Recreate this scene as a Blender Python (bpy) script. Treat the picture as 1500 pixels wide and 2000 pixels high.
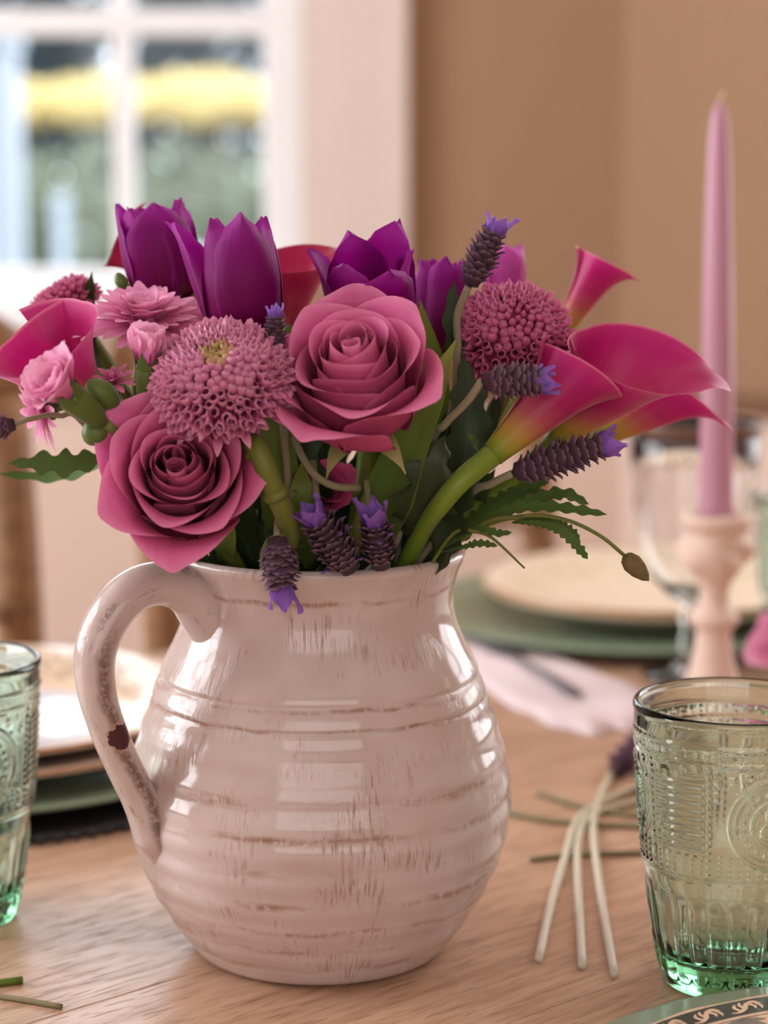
import bpy, bmesh, math, random
from math import sin, cos, pi, exp, sqrt, atan2, radians as rad
from mathutils import Vector as V, Matrix

scene = bpy.context.scene
for o in list(bpy.data.objects):
    bpy.data.objects.remove(o)
COL = scene.collection

# ------------------------------------------------------------------ camera
TZ = 0.74                       # table top height
F = 4280.0                      # focal length in pixels of the 1500x2000 frame
PITCH = rad(9.0)
CAM = V((0.0, -1.0, TZ + 0.37))
cam = bpy.data.cameras.new('camera'); cam_o = bpy.data.objects.new('camera', cam)
COL.objects.link(cam_o)
cam.sensor_fit = 'VERTICAL'; cam.sensor_height = 36.0; cam.lens = 36.0 * F / 2000.0
cam.clip_start = 0.05; cam.clip_end = 200
cam_o.location = CAM; cam_o.rotation_euler = (pi / 2 - PITCH, 0, 0)
cam.dof.use_dof = True; cam.dof.focus_distance = 0.955; cam.dof.aperture_fstop = 5.0
scene.camera = cam_o

# ------------------------------------------------------------------ colour management
vs = scene.view_settings
scene.display_settings.display_device = 'sRGB'
vs.view_transform = 'Standard'; vs.look = 'None'; vs.gamma = 1.0; vs.use_curve_mapping = False
vs.exposure = 0.0
scene.cycles.use_denoising = True
scene.cycles.use_adaptive_sampling = True; scene.cycles.adaptive_threshold = 0.03
scene.cycles.max_bounces = 8; scene.cycles.transmission_bounces = 8; scene.cycles.transparent_max_bounces = 12
scene.cycles.diffuse_bounces = 4; scene.cycles.sample_clamp_indirect = 6.0

# ------------------------------------------------------------------ sky and daylight
world = bpy.data.worlds.new('overcast_sky'); scene.world = world; world.use_nodes = True
wn = world.node_tree
bg = wn.nodes['Background']
bg.inputs['Color'].default_value = (0.80, 0.90, 1.0, 1); bg.inputs['Strength'].default_value = 5.0

def area(name, loc, rot, sx, sy, power, col=(1, 1, 1), portal=False):
    l = bpy.data.lights.new(name, 'AREA'); l.shape = 'RECTANGLE'; l.size = sx; l.size_y = sy
    l.energy = power; l.color = col
    if portal: l.cycles.is_portal = True
    o = bpy.data.objects.new(name, l); COL.objects.link(o); o.location = loc; o.rotation_euler = rot
    return o
WALL_Y = 2.30; LEFT_X = -2.2; RIGHT_X = 2.0; FRONT_Y = -2.7; CEIL = 2.55
area('daylight_back_window', (-0.72, WALL_Y + 0.10, 1.56), (-pi / 2, 0, 0), 1.19, 1.32, 1, portal=True)
area('daylight_left_window', (LEFT_X + 0.012, 0.45, 1.62), (0, -pi / 2, 0), 1.55, 1.7, 84, (0.86, 0.93, 1.0))
area('daylight_bay_window', (0.355 + 1.0 - .009, WALL_Y - 1.0 - .009, 1.60), (pi / 2, 0, rad(135)), 0.9, 1.5, 24, (0.92, 0.96, 1.0))
area('daylight_front_window', (0.15, FRONT_Y + 0.012, 1.5), (pi / 2, 0, 0), 2.6, 1.5, 30, (0.94, 0.97, 1.0))

# ------------------------------------------------------------------ helpers
def px_ray(px, py):
    d = V((0, cos(PITCH), -sin(PITCH))) + V((1, 0, 0)) * ((px - 750) / F) + V((0, sin(PITCH), cos(PITCH))) * ((1000 - py) / F)
    return d
def at(px, py, Y):
    d = px_ray(px, py); return CAM + d * ((Y - CAM.y) / d.y)
def on(px, py, z=TZ):
    d = px_ray(px, py); return CAM + d * ((z - CAM.z) / d.z)

def lin(c):
    c /= 255.0
    return c / 12.92 if c <= 0.04045 else ((c + 0.055) / 1.055) ** 2.4
def rgb(r, g, b, a=1): return (lin(r), lin(g), lin(b), a)

def smooth(me):
    me.polygons.foreach_set('use_smooth', [True] * len(me.polygons)); return me
def mesh(name, verts, faces, mat=None, uv=None, sm=True):
    me = bpy.data.meshes.new(name)
    me.from_pydata([tuple(v) for v in verts], [], faces)
    if sm: smooth(me)
    if uv is not None:
        lay = me.uv_layers.new(name='UVMap')
        lay.data.foreach_set('uv', [c for l in me.loops for c in uv[l.vertex_index]])
    if mat: me.materials.append(mat)
    return me
def link(name, me, parent=None, m=None):
    o = bpy.data.objects.new(name, me); COL.objects.link(o)
    if parent is not None: o.parent = parent
    if m is not None: o.matrix_basis = m
    return o
def thing(name, label, cat, m=None, group=None):
    o = bpy.data.objects.new(name, None); COL.objects.link(o); o.empty_display_size = 0.02
    if m is not None: o.matrix_basis = m
    o['label'] = label; o['category'] = cat
    if group: o['group'] = group
    return o
def tag(o, label, cat, group=None):
    o['label'] = label; o['category'] = cat
    if group: o['group'] = group
    return o
def struct(name, me, parent=None, label=None):
    o = link(name, me, parent)
    if parent is None: o['kind'] = 'structure'
    if label: o['label'] = label
    return o

def frame(P, z, x=None, roll=0.0):
    z = V(z).normalized(); x = V(x) if x is not None else V((0, 0, 1))
    if abs(x.normalized().dot(z)) > 0.98: x = V((1, 0, 0))
    x = (x - z * x.dot(z)).normalized(); y = z.cross(x)
    m = Matrix(((x.x, y.x, z.x, 0), (x.y, y.y, z.y, 0), (x.z, y.z, z.z, 0), (0, 0, 0, 1)))
    return Matrix.Translation(P) @ m @ Matrix.Rotation(roll, 4, 'Z')

def grid(name, fn, nu, nv, mat, closed=False):
    vs_, uv, fs = [], [], []
    for j in range(nv + 1):
        for i in range(nu + (0 if closed else 1)):
            u, v = i / nu, j / nv
            vs_.append(fn(u, v)); uv.append((u, v))
    n = nu if closed else nu + 1
    for j in range(nv):
        for i in range(nu):
            a, b = j * n + i, j * n + (i + 1) % n
            fs.append((a, b, b + n, a + n))
    return mesh(name, vs_, fs, mat, uv)
def lathe(name, prof, n, mat, rfun=None, sm=True, caps=True):
    vs_, uv, fs = [], [], []
    L = len(prof)
    for j, (r, z) in enumerate(prof):
        for i in range(n):
            a = 2 * pi * i / n
            rr = r if rfun is None else rfun(r, z, a, j)
            vs_.append((rr * cos(a), rr * sin(a), z)); uv.append((i / n, j / (L - 1)))
    for j in range(L - 1):
        for i in range(n):
            a, b = j * n + i, j * n + (i + 1) % n
            fs.append((a, b, b + n, a + n))
    if caps and prof[0][0] > 1e-5: fs.append(tuple(range(n))[::-1])
    if caps and prof[-1][0] > 1e-5: fs.append(tuple((L - 1) * n + i for i in range(n)))
    return mesh(name, vs_, fs, mat, uv, sm)
def spline(pts, per=6):
    pts = [V(p) for p in pts]; out = []
    P = [pts[0] * 2 - pts[1]] + pts + [pts[-1] * 2 - pts[-2]]
    for i in range(1, len(P) - 2):
        a, b, c, d = P[i - 1], P[i], P[i + 1], P[i + 2]
        for k in range(per):
            t = k / per
            out.append(0.5 * ((2 * b) + (c - a) * t + (2 * a - 5 * b + 4 * c - d) * t * t + (3 * b - a - 3 * c + d) * t ** 3))
    out.append(pts[-1]); return out
def interp(tab, x):
    if x <= tab[0][0]: return tab[0][1]
    for (a, p), (b, q) in zip(tab, tab[1:]):
        if x <= b:
            t = (x - a) / (b - a) if b > a else 0
            return p + (q - p) * t
    return tab[-1][1]
def sstep(tab, x):
    if x <= tab[0][0]: return tab[0][1]
    for (a, p), (b, q) in zip(tab, tab[1:]):
        if x <= b:
            t = (x - a) / (b - a); t = t * t * (3 - 2 * t)
            return p + (q - p) * t
    return tab[-1][1]
def tube(name, pts, rad_, mat, n=8, inv=None, flat=None):
    """tube along pts; rad_ a number or table (s, r); closed ends; inv maps world to local"""
    if inv is not None: pts = [inv @ p for p in pts]
    L = [0.0]
    for a, b in zip(pts, pts[1:]): L.append(L[-1] + (b - a).length)
    tot = L[-1] or 1
    vs_, uv, fs = [], [], []
    t0 = (pts[1] - pts[0]).normalized()
    nrm = t0.orthogonal().normalized() if flat is None else (V(flat) - t0 * t0.dot(V(flat))).normalized()
    N = len(pts)
    for i, p in enumerate(pts):
        t = (pts[min(i + 1, N - 1)] - pts[max(i - 1, 0)]).normalized()
        nrm = (nrm - t * nrm.dot(t)).normalized(); bi = t.cross(nrm)
        r = rad_(L[i] / tot) if callable(rad_) else (rad_ if not isinstance(rad_, list) else interp(rad_, L[i] / tot))
        ra, rb = (r if isinstance(r, tuple) else (r, r))
        for k in range(n):
            a = 2 * pi * k / n
            vs_.append(p + nrm * (ra * cos(a)) + bi * (rb * sin(a))); uv.append((k / n, L[i] / tot))
    for i in range(N - 1):
        for k in range(n):
            a, b = i * n + k, i * n + (k + 1) % n
            fs.append((a, b, b + n, a + n))
    fs.append(tuple(range(n))[::-1]); fs.append(tuple((N - 1) * n + k for k in range(n)))
    return mesh(name, vs_, fs, mat, uv)
def box_me(name, x0, x1, y0, y1, z0, z1, mat, bev=0.0):
    bm = bmesh.new()
    bmesh.ops.create_cube(bm, size=1)
    for v in bm.verts:
        v.co = V(((x0 + x1) / 2 + v.co.x * (x1 - x0), (y0 + y1) / 2 + v.co.y * (y1 - y0), (z0 + z1) / 2 + v.co.z * (z1 - z0)))
    if bev > 0:
        bmesh.ops.bevel(bm, geom=bm.edges[:] , offset=bev, segments=2, affect='EDGES', profile=0.5)
    me = bpy.data.meshes.new(name); bm.to_mesh(me); bm.free(); me.materials.append(mat); return me
def boxes_me(name, lst, mat):
    vs_, fs = [], []
    for (x0, x1, y0, y1, z0, z1) in lst:
        k = len(vs_)
        vs_ += [(x0, y0, z0), (x1, y0, z0), (x1, y1, z0), (x0, y1, z0), (x0, y0, z1), (x1, y0, z1), (x1, y1, z1), (x0, y1, z1)]
        fs += [tuple(k + i for i in q) for q in ((0, 3, 2, 1), (4, 5, 6, 7), (0, 1, 5, 4), (1, 2, 6, 5), (2, 3, 7, 6), (3, 0, 4, 7))]
    return mesh(name, vs_, fs, mat, sm=False)

# ------------------------------------------------------------------ materials
class NT:
    def __init__(s, name):
        s.m = bpy.data.materials.new(name); s.m.use_nodes = True
        s.t = s.m.node_tree; s.N = s.t.nodes; s.b = s.N['Principled BSDF']; s.out = s.N['Material Output']
    def n(s, typ, **kw):
        x = s.N.new(typ)
        for k, v in kw.items():
            if k.startswith('i_'):
                key = k[2:]; key = int(key) if key.isdigit() else key
                s.put(x.inputs[key], v)
            else: setattr(x, k, v)
        return x
    def put(s, inp, v):
        if isinstance(v, bpy.types.NodeSocket): s.t.links.new(v, inp)
        else: inp.default_value = v
    def mth(s, op, a, b=0.0, c=0.0):
        x = s.N.new('ShaderNodeMath'); x.operation = op
        s.put(x.inputs[0], a); s.put(x.inputs[1], b); s.put(x.inputs[2], c); return x.outputs[0]
    def mix(s, f, a, b, mode='MIX'):
        x = s.N.new('ShaderNodeMix'); x.data_type = 'RGBA'; x.blend_type = mode
        s.put(x.inputs[0], f); s.put(x.inputs[6], a); s.put(x.inputs[7], b); return x.outputs[2]
    def ramp(s, f, stops, interp_='LINEAR'):
        x = s.N.new('ShaderNodeValToRGB'); x.color_ramp.interpolation = interp_
        e = x.color_ramp.elements
        while len(e) > 1: e.remove(e[-1])
        e[0].position = stops[0][0]; e[0].color = stops[0][1]
        for p, c in stops[1:]:
            k = e.new(p); k.color = c
        s.put(x.inputs[0], f); return x.outputs[0]
    def noise(s, vec, scale, detail=3.0, rough=0.55, dist=0.0):
        x = s.N.new('ShaderNodeTexNoise'); s.put(x.inputs['Vector'], vec)
        x.inputs['Scale'].default_value = scale; x.inputs['Detail'].default_value = detail
        x.inputs['Roughness'].default_value = rough; x.inputs['Distortion'].default_value = dist
        return x.outputs['Fac']
    def xyz(s, x, y, z):
        k = s.N.new('ShaderNodeCombineXYZ'); s.put(k.inputs[0], x); s.put(k.inputs[1], y); s.put(k.inputs[2], z); return k.outputs[0]
    def sep(s, v):
        k = s.N.new('ShaderNodeSeparateXYZ'); s.put(k.inputs[0], v); return k.outputs
    def coord(s, what='Object'):
        return s.N.new('ShaderNodeTexCoord').outputs[what]
    def bump(s, h, strength=0.3, dist=0.001):
        k = s.N.new('ShaderNodeBump'); k.inputs['Strength'].default_value = strength; k.inputs['Distance'].default_value = dist
        s.put(k.inputs['Height'], h); s.put(s.b.inputs['Normal'], k.outputs[0]); return k.outputs[0]
    def set(s, **kw):
        for k, v in kw.items(): s.put(s.b.inputs[k.replace('_', ' ')], v)
        return s

def W4(v): return (v, v, v, 1)
def plain(name, col, rough=0.5, var=0.12, scale=60, spec=0.5, bump=0.0, metal=0.0):
    k = NT(name); nz = k.noise(k.coord(), scale, 4)
    c = k.mix(nz, tuple(x * (1 - var) for x in col[:3]) + (1,), tuple(min(1, x * (1 + var)) for x in col[:3]) + (1,))
    k.set(Base_Color=c, Roughness=rough, Metallic=metal); k.b.inputs['Specular IOR Level'].default_value = spec
    if bump: k.bump(nz, bump, 0.002)
    return k.m
def petal_mat(name, stops, rough=0.5, trans=0.25, vein=0.25, veins=40.0, spec=0.25, var=0.10, sheen=0.06, edge=0.0):
    """colour runs from the petal's base (v=0) to its rim (v=1)"""
    k = NT(name); uv = k.coord('UV'); s = k.sep(uv)
    col = k.ramp(s[1], stops)
    nz = k.noise(k.xyz(k.mth('MULTIPLY', s[0], veins), k.mth('MULTIPLY', s[1], 3.0), 0.0), 1.0, 3)
    if edge:
        e = k.mth('ABSOLUTE', k.mth('MULTIPLY_ADD', s[0], 2.0, -1.0)); col = k.mix(k.mth('MULTIPLY', k.ramp(e, [(.86, W4(0)), (1, W4(1))]), edge), col, stops[-1][1])
    fac = k.mth('MULTIPLY_ADD', nz, 2 * var, 1 - var)
    col = k.mix(1.0, col, k.xyz(fac, fac, fac), 'MULTIPLY')
    k.set(Base_Color=col, Roughness=rough); k.b.inputs['Specular IOR Level'].default_value = spec
    k.b.inputs['Sheen Weight'].default_value = sheen; k.b.inputs['Sheen Roughness'].default_value = 0.4
    k.bump(nz, vein, 0.0006)
    if trans > 0:
        tr = k.n('ShaderNodeBsdfTranslucent'); k.put(tr.inputs['Color'], col)
        mx = k.n('ShaderNodeMixShader'); mx.inputs[0].default_value = trans
        k.t.links.new(k.b.outputs[0], mx.inputs[1]); k.t.links.new(tr.outputs[0], mx.inputs[2])
        k.t.links.new(mx.outputs[0], k.out.inputs[0])
    return k.m

# ------------------------------------------------------------------ setting materials
M_wall = plain('tan_wall_paint', rgb(170, 134, 106), 0.75, 0.04, 3, 0.2)
M_cream = plain('cream_panel_paint', rgb(238, 212, 196), 0.6, 0.03, 4, 0.3)
M_white = plain('white_trim_paint', rgb(248, 246, 246), 0.4, 0.02, 5, 0.4)
M_casing = plain('blush_white_casing_paint', rgb(228, 208, 198), 0.45, 0.02, 5, 0.4)
M_ceil = plain('ceiling_paint', rgb(235, 228, 220), 0.8, 0.02, 3, 0.2)
M_floor = plain('floor_oak', rgb(150, 112, 80), 0.5, 0.15, 9, 0.4)
M_rail = plain('dark_brown_rail', rgb(128, 88, 62), 0.45, 0.12, 40, 0.4)  # brown tone, darker than wall and wainscot
def glass_pane():
    k = NT('window_glass'); tr = k.n('ShaderNodeBsdfTransparent'); gl = k.n('ShaderNodeBsdfGlossy'); gl.inputs['Roughness'].default_value = 0.02
    fr = k.n('ShaderNodeFresnel'); fr.inputs[0].default_value = 1.45
    mx = k.n('ShaderNodeMixShader'); k.t.links.new(fr.outputs[0], mx.inputs[0]); k.t.links.new(tr.outputs[0], mx.inputs[1]); k.t.links.new(gl.outputs[0], mx.inputs[2])
    k.t.links.new(mx.outputs[0], k.out.inputs[0]); return k.m
M_pane = glass_pane()
def wood_mat(name, ca, cb, cc, sx=7.0, sy=60.0, rough=(0.34, 0.5), bump=0.25):
    k = NT(name); o = k.sep(k.coord())
    vec = k.xyz(k.mth('MULTIPLY', o[0], sx), k.mth('MULTIPLY', o[1], sy), k.mth('MULTIPLY', o[2], sy))
    big = k.noise(vec, 0.35, 4, 0.6, 0.6); fine = k.noise(vec, 2.2, 5, 0.65, 0.3); pore = k.noise(vec, 7.0, 2, 0.5)
    c = k.mix(k.ramp(big, [(0.3, W4(0)), (0.7, W4(1))]), ca, cb)
    c = k.mix(k.ramp(fine, [(0.42, W4(0)), (0.66, W4(1))]), c, cc)
    pm = k.ramp(pore, [(0.56, W4(0)), (0.68, W4(1))])
    c = k.mix(k.mth('MULTIPLY', pm, 0.45), c, tuple(x * 0.35 for x in cc[:3]) + (1,))
    k.set(Base_Color=c, Roughness=k.mth('MULTIPLY_ADD', fine, rough[1] - rough[0], rough[0])); k.b.inputs['Specular IOR Level'].default_value = 0.5
    k.bump(k.mth('SUBTRACT', fine, k.mth('MULTIPLY', pm, 0.6)), bump, 0.0012); return k.m
M_table = wood_mat('light_oak_table', rgb(212, 172, 144), rgb(198, 156, 128), rgb(176, 134, 106), rough=(.24, .40))
M_chair = wood_mat('chair_wood', rgb(168, 122, 82), rgb(150, 106, 70), rgb(128, 88, 56), 30, 30, (0.4, 0.5), 0.1)

# ------------------------------------------------------------------ room
struct('floor', box_me('floor', LEFT_X - .2, RIGHT_X + .2, FRONT_Y - .2, WALL_Y + .16, -0.12, 0, M_floor))
struct('ceiling', box_me('ceiling', LEFT_X - .2, RIGHT_X + .2, FRONT_Y - .2, WALL_Y + .16, CEIL, CEIL + .12, M_ceil))
WX0, WX1, WZ0, WZ1 = -1.315, -0.122, 0.900, 2.22
struct('wall_back', boxes_me('wall_back', [(LEFT_X - .2, WX0, WALL_Y, WALL_Y + .16, 0, CEIL), (WX1, 0.40, WALL_Y, WALL_Y + .16, 0, CEIL),
       (WX0, WX1, WALL_Y, WALL_Y + .16, 0, WZ0), (WX0, WX1, WALL_Y, WALL_Y + .16, WZ1, CEIL)], M_wall))
CX, CY = 0.355, WALL_Y                         # corner where the slanted bay wall begins
q = RIGHT_X - CX
def slab(name, P, Q, z0, z1, th, mat):
    d = (V(Q) - V(P)).normalized(); n_ = V((d.y, -d.x))     # outward offset
    a, b = V(P), V(Q); c, e = b - n_ * th, a - n_ * th
    vs_ = [(p.x, p.y, z) for z in (z0, z1) for p in (a, b, c, e)]
    return mesh(name, vs_, [(0, 1, 2, 3), (7, 6, 5, 4), (0, 4, 5, 1), (1, 5, 6, 2), (2, 6, 7, 3), (3, 7, 4, 0)], mat, sm=False)
BP, BQ = (CX, CY), (RIGHT_X, CY - q)
struct('wall_bay', slab('wall_bay', BP, BQ, 0, CEIL, 0.12, M_wall))
struct('wall_right', box_me('wall_right', RIGHT_X, RIGHT_X + .12, FRONT_Y, CY - q, 0, CEIL, M_wall))
struct('wall_left', box_me('wall_left', LEFT_X - .12, LEFT_X, FRONT_Y, WALL_Y, 0, CEIL, M_wall))
struct('wall_front', box_me('wall_front', LEFT_X, RIGHT_X, FRONT_Y - .12, FRONT_Y, 0, CEIL, M_wall))
# cream wainscot under a brown rail
struct('trim_1', box_me('wainscot_back', LEFT_X, CX + 0.02, WALL_Y - .014, WALL_Y - .001, 0.0, 0.755, M_cream), label='cream wainscot below the window wall')
struct('trim_2', slab('wainscot_bay', (CX + .012, CY - .012), (RIGHT_X - .01, CY - q), 0.0, 0.755, -0.013, M_cream), label='cream wainscot on the slanted wall')
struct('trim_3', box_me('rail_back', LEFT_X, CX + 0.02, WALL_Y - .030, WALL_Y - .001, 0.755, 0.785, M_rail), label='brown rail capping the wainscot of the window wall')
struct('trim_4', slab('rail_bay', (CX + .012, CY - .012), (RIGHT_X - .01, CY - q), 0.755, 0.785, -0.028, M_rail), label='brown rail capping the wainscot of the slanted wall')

# back window
win = bpy.data.objects.new('window_1', None); COL.objects.link(win); win['kind'] = 'structure'; win['label'] = 'white divided-light window in the back wall'
SY0, SY1 = WALL_Y + 0.005, WALL_Y + 0.045
vx = [-0.388, -0.6165, -0.845, -1.0735]; hz = [1.318, 1.693, 2.068]
link('sash_stile', box_me('stile', -0.179, WX1, SY0, SY1, WZ0, WZ1, M_white, .004), win)
link('sash_stile', box_me('stile', WX0, WX0 + .057, SY0, SY1, WZ0, WZ1, M_white, .004), win)
link('sash_rail', box_me('rail', WX0 + .057, -0.179, SY0, SY1, WZ0, 0.955, M_white, .004), win)
link('sash_rail', box_me('rail', WX0 + .057, -0.179, SY0, SY1, WZ1 - .05, WZ1, M_white, .004), win)
for x in vx: link('muntin', box_me('muntin', x - .015, x + .015, SY0 + .002, SY1 - .002, 0.955, WZ1 - .05, M_white, .004), win)
for z in hz: link('muntin', box_me('muntin', WX0 + .057, -0.179, SY0, SY1, z - .019, z + .019, M_white, .004), win)
xs = [-0.179] + vx + [WX0 + .057]; zs = [0.955] + hz + [WZ1 - .05]
for i in range(5):
    for j in range(4):
        link('pane', mesh('pane', [(xs[i + 1], SY0 + .02, zs[j]), (xs[i], SY0 + .02, zs[j]), (xs[i], SY0 + .02, zs[j + 1]), (xs[i + 1], SY0 + .02, zs[j + 1])], [(0, 1, 2, 3)], M_pane, sm=False), win)
for nm, b in (('casing', (WX1, -0.076, WALL_Y - .012, WALL_Y, 0.88, 2.30)), ('casing_band', (-0.076, 0.036, WALL_Y - .030, WALL_Y, 0.88, 2.38)),
              ('casing_bead', (0.012, 0.036, WALL_Y - .042, WALL_Y - .030, 0.88, 2.38)),
              ('casing', (-1.44, WX0, WALL_Y - .024, WALL_Y, 0.88, 2.30)), ('casing', (-1.44, -0.076, WALL_Y - .024, WALL_Y, 2.22, 2.36))):
    link(nm, box_me(nm, *b, M_casing, .004), win)
link('window_sill', box_me('window_sill', -1.46, 0.055, WALL_Y - .09, WALL_Y + .005, 0.868, 0.900, M_white, .006), win)
link('apron', box_me('apron', -1.42, 0.03, WALL_Y - .02, WALL_Y, 0.79, 0.868, M_casing, .004), win)

def side_window(name, label, m, w, h, nx, nz, light=None):
    """a divided-light window on a wall out of view: local x across, local y into the room, z up"""
    e = bpy.data.objects.new(name, None); COL.objects.link(e); e['kind'] = 'structure'; e['label'] = label; e.matrix_basis = m
    W, H = w / 2, h / 2
    for b in ((-W - .08, -W, 0, .05, -H - .08, H + .08), (W, W + .08, 0, .05, -H - .08, H + .08), (-W, W, 0, .05, -H - .08, -H), (-W, W, 0, .05, H, H + .08)):
        link('casing', box_me('casing', *b, M_white, .004), e)
    for i in range(1, nx): link('muntin', box_me('muntin', -W + w * i / nx - .016, -W + w * i / nx + .016, .022, .044, -H, H, M_white), e)
    for i in range(1, nz): link('muntin', box_me('muntin', -W, W, .022, .044, -H + h * i / nz - .016, -H + h * i / nz + .016, M_white), e)
    return e
side_window('window_2', 'white divided-light window in the left wall', Matrix.Translation((LEFT_X, 0.45, 1.62)) @ Matrix.Rotation(-pi / 2, 4, 'Z'), 1.7, 1.55, 5, 4)
side_window('window_3', 'white divided-light window in the slanted bay wall', Matrix.Translation((CX + 1.0, CY - 1.0, 1.60)) @ Matrix.Rotation(rad(135), 4, 'Z'), 0.9, 1.5, 3, 4)
side_window('window_4', 'white divided-light window behind the camera', Matrix.Translation((0.15, FRONT_Y, 1.5)), 2.6, 1.5, 8, 3)

# ------------------------------------------------------------------ garden outside the window
M_lawn = plain('lawn', rgb(84, 96, 78), 0.9, 0.25, 3, 0.1)
M_yel = petal_mat('yellow_leaf', [(0, rgb(220, 196, 128)), (1, rgb(238, 222, 172))], 0.6, 0.35, 0, 4)
M_grn = petal_mat('grey_green_leaf', [(0, rgb(108, 114, 96)), (1, rgb(140, 144, 120))], 0.6, 0.3, 0, 4)
M_dark = petal_mat('evergreen_leaf', [(0, rgb(52, 60, 64)), (1, rgb(72, 80, 84))], 0.6, 0.2, 0, 4)
M_bark = plain('bark', rgb(96, 82, 70), 0.9, 0.25, 30, 0.1)
struct('ground_outside', box_me('ground_outside', -14, 8, WALL_Y + .17, 32, -0.35, -0.25, M_lawn), label='grey-green lawn outside the window')
rnd = random.Random(5)
def foliage(seed, n, rx, ry, z0, z1, s):
    r = random.Random(seed); vs_, fs, uv = [], [], []
    for _ in range(n):
        while True:
            p = V((r.uniform(-1, 1), r.uniform(-1, 1), r.uniform(-1, 1)))
            if 0.35 < p.length < 1: break
        c = V((p.x * rx, p.y * ry, (z0 + z1) / 2 + p.z * (z1 - z0) / 2))
        a = V((r.gauss(0, 1), r.gauss(0, 1), r.gauss(0, 1))).normalized(); b = a.orthogonal().normalized(); d = s * r.uniform(.6, 1.3)
        k = len(vs_); vs_ += [c - a * d, c + b * d * .45, c + a * d, c - b * d * .45]; fs.append((k, k + 1, k + 2, k + 3)); uv += [(0.5, 0), (1, .5), (.5, 1), (0, .5)]
    return vs_, fs, uv
def shrub(name, label, cat, group, x, y, seed, n, rx, ry, z0, z1, s, mat, mesh_=None):
    t = thing(name, label, cat, Matrix.Translation((x, y, -0.25)), group)
    fo = link('foliage', mesh_ or mesh('foliage', *(lambda f: (f[0], f[1], mat, f[2]))(foliage(seed, n, rx, ry, z0, z1, s))), t); fo['kind'] = 'stuff'
    rr = random.Random(seed)
    for i in range(3):
        a = rr.uniform(0, 6.28)
        link('trunk' if cat == 'tree' else 'branch', tube('branch', spline([V((0.05 * cos(a), 0.05 * sin(a), 0)), V((0.1 * cos(a), 0.1 * sin(a), z0)), V((rx * .5 * cos(a), ry * .5 * sin(a), (z0 + z1) / 2))]), [(0, .03), (1, .01)], M_bark, 6), t)
    return t
posn = ['nearest the left edge of the glass', 'behind the left pane column', 'behind the middle muntin', 'behind the right pane column', 'by the right sash stile']
for i in range(5):
    shrub('yellow_shrub', 'yellow-leaved shrub outside the window, ' + posn[i], 'shrub', 'yellow shrubs outside', -2.55 + i * .52, 11.0 + .15 * (i % 2), 20 + i, 900, .38, .3, 1.57, 1.86 - (0.08, .05, .02, 0, .03)[i], .035, M_yel)
for i in range(5):
    shrub('green_shrub', 'grey-green rounded shrub in front of the yellow ones, ' + posn[i], 'shrub', 'green shrubs outside', -2.3 + i * .46, 9.3 + .2 * (i % 2), 40 + i, 1100, .40, .34, .15, 1.50, .05, M_grn)
for i in range(5):
    shrub('evergreen_tree', 'dark tree at the garden end, ' + posn[i], 'tree', 'dark trees outside', -4.2 + i * 1.0, 17 + .4 * (i % 2), 60 + i, 1600, .85, .7, .2, 3.9, .12, M_dark)
M_post = plain('white_post_paint', rgb(170, 178, 190), 0.5, 0.02, 4, 0.3)
for lab, x, y, w, z1 in (('wide white porch post outside the left edge of the window', at(2, 322, 4.2).x, 4.2, .045, 1.42), ('slim pale garden post seen through the left panes', at(118, 322, 6.0).x, 6.0, .022, 1.02)):
    t = thing('porch_post', lab, 'post', Matrix.Translation((x, y, -.25)))
    link('shaft', box_me('shaft', -w, w, -w, w, 0.06, z1 + .2, M_post, .006), t); link('plinth', box_me('plinth', -w * 1.5, w * 1.5, -w * 1.5, w * 1.5, 0, .06, M_post, .006), t)
    link('cap', box_me('cap', -w * 1.2, w * 1.2, -w * 1.2, w * 1.2, z1 + .2, z1 + .25, M_post, .006), t)

# ------------------------------------------------------------------ table and chairs (turned 42 degrees to the camera)
TA = rad(42)
def tn(t, n, z=0.0): return V((cos(TA) * t - sin(TA) * n, sin(TA) * t + cos(TA) * n - 1.0, z))
TM = Matrix.Translation(tn(0.88, 0.78)) @ Matrix.Rotation(TA, 4, 'Z')
tb = thing('dining_table', 'light oak dining table with a wide boarded top under the place settings', 'table', TM)
NB = 8; bw = 1.12 / NB
for i in range(NB):
    y0 = -.56 + i * bw
    bmesh_ = box_me('board', -1.02, 1.02, -bw / 2 + .00015, bw / 2 - .00015, -.032, 0, M_table, .0006)
    link('board', bmesh_, tb, Matrix.Translation((0, y0 + bw / 2, TZ)))
for s in (-1, 1):
    link('apron', box_me('apron', -.9, .9, s * .45 - .012, s * .45 + .012, TZ - .12, TZ - .0325, M_table), tb)
    link('apron', box_me('apron', s * .9 - .012, s * .9 + .012, -.438, .438, TZ - .12, TZ - .0325, M_table), tb)
    for s2 in (-1, 1): link('leg', lathe('leg', [(.03, 0), (.034, .02), (.026, .1), (.038, .45), (.045, TZ - .0325)], 20, M_table), tb, Matrix.Translation((s * .85, s2 * .40, 0)))
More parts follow.
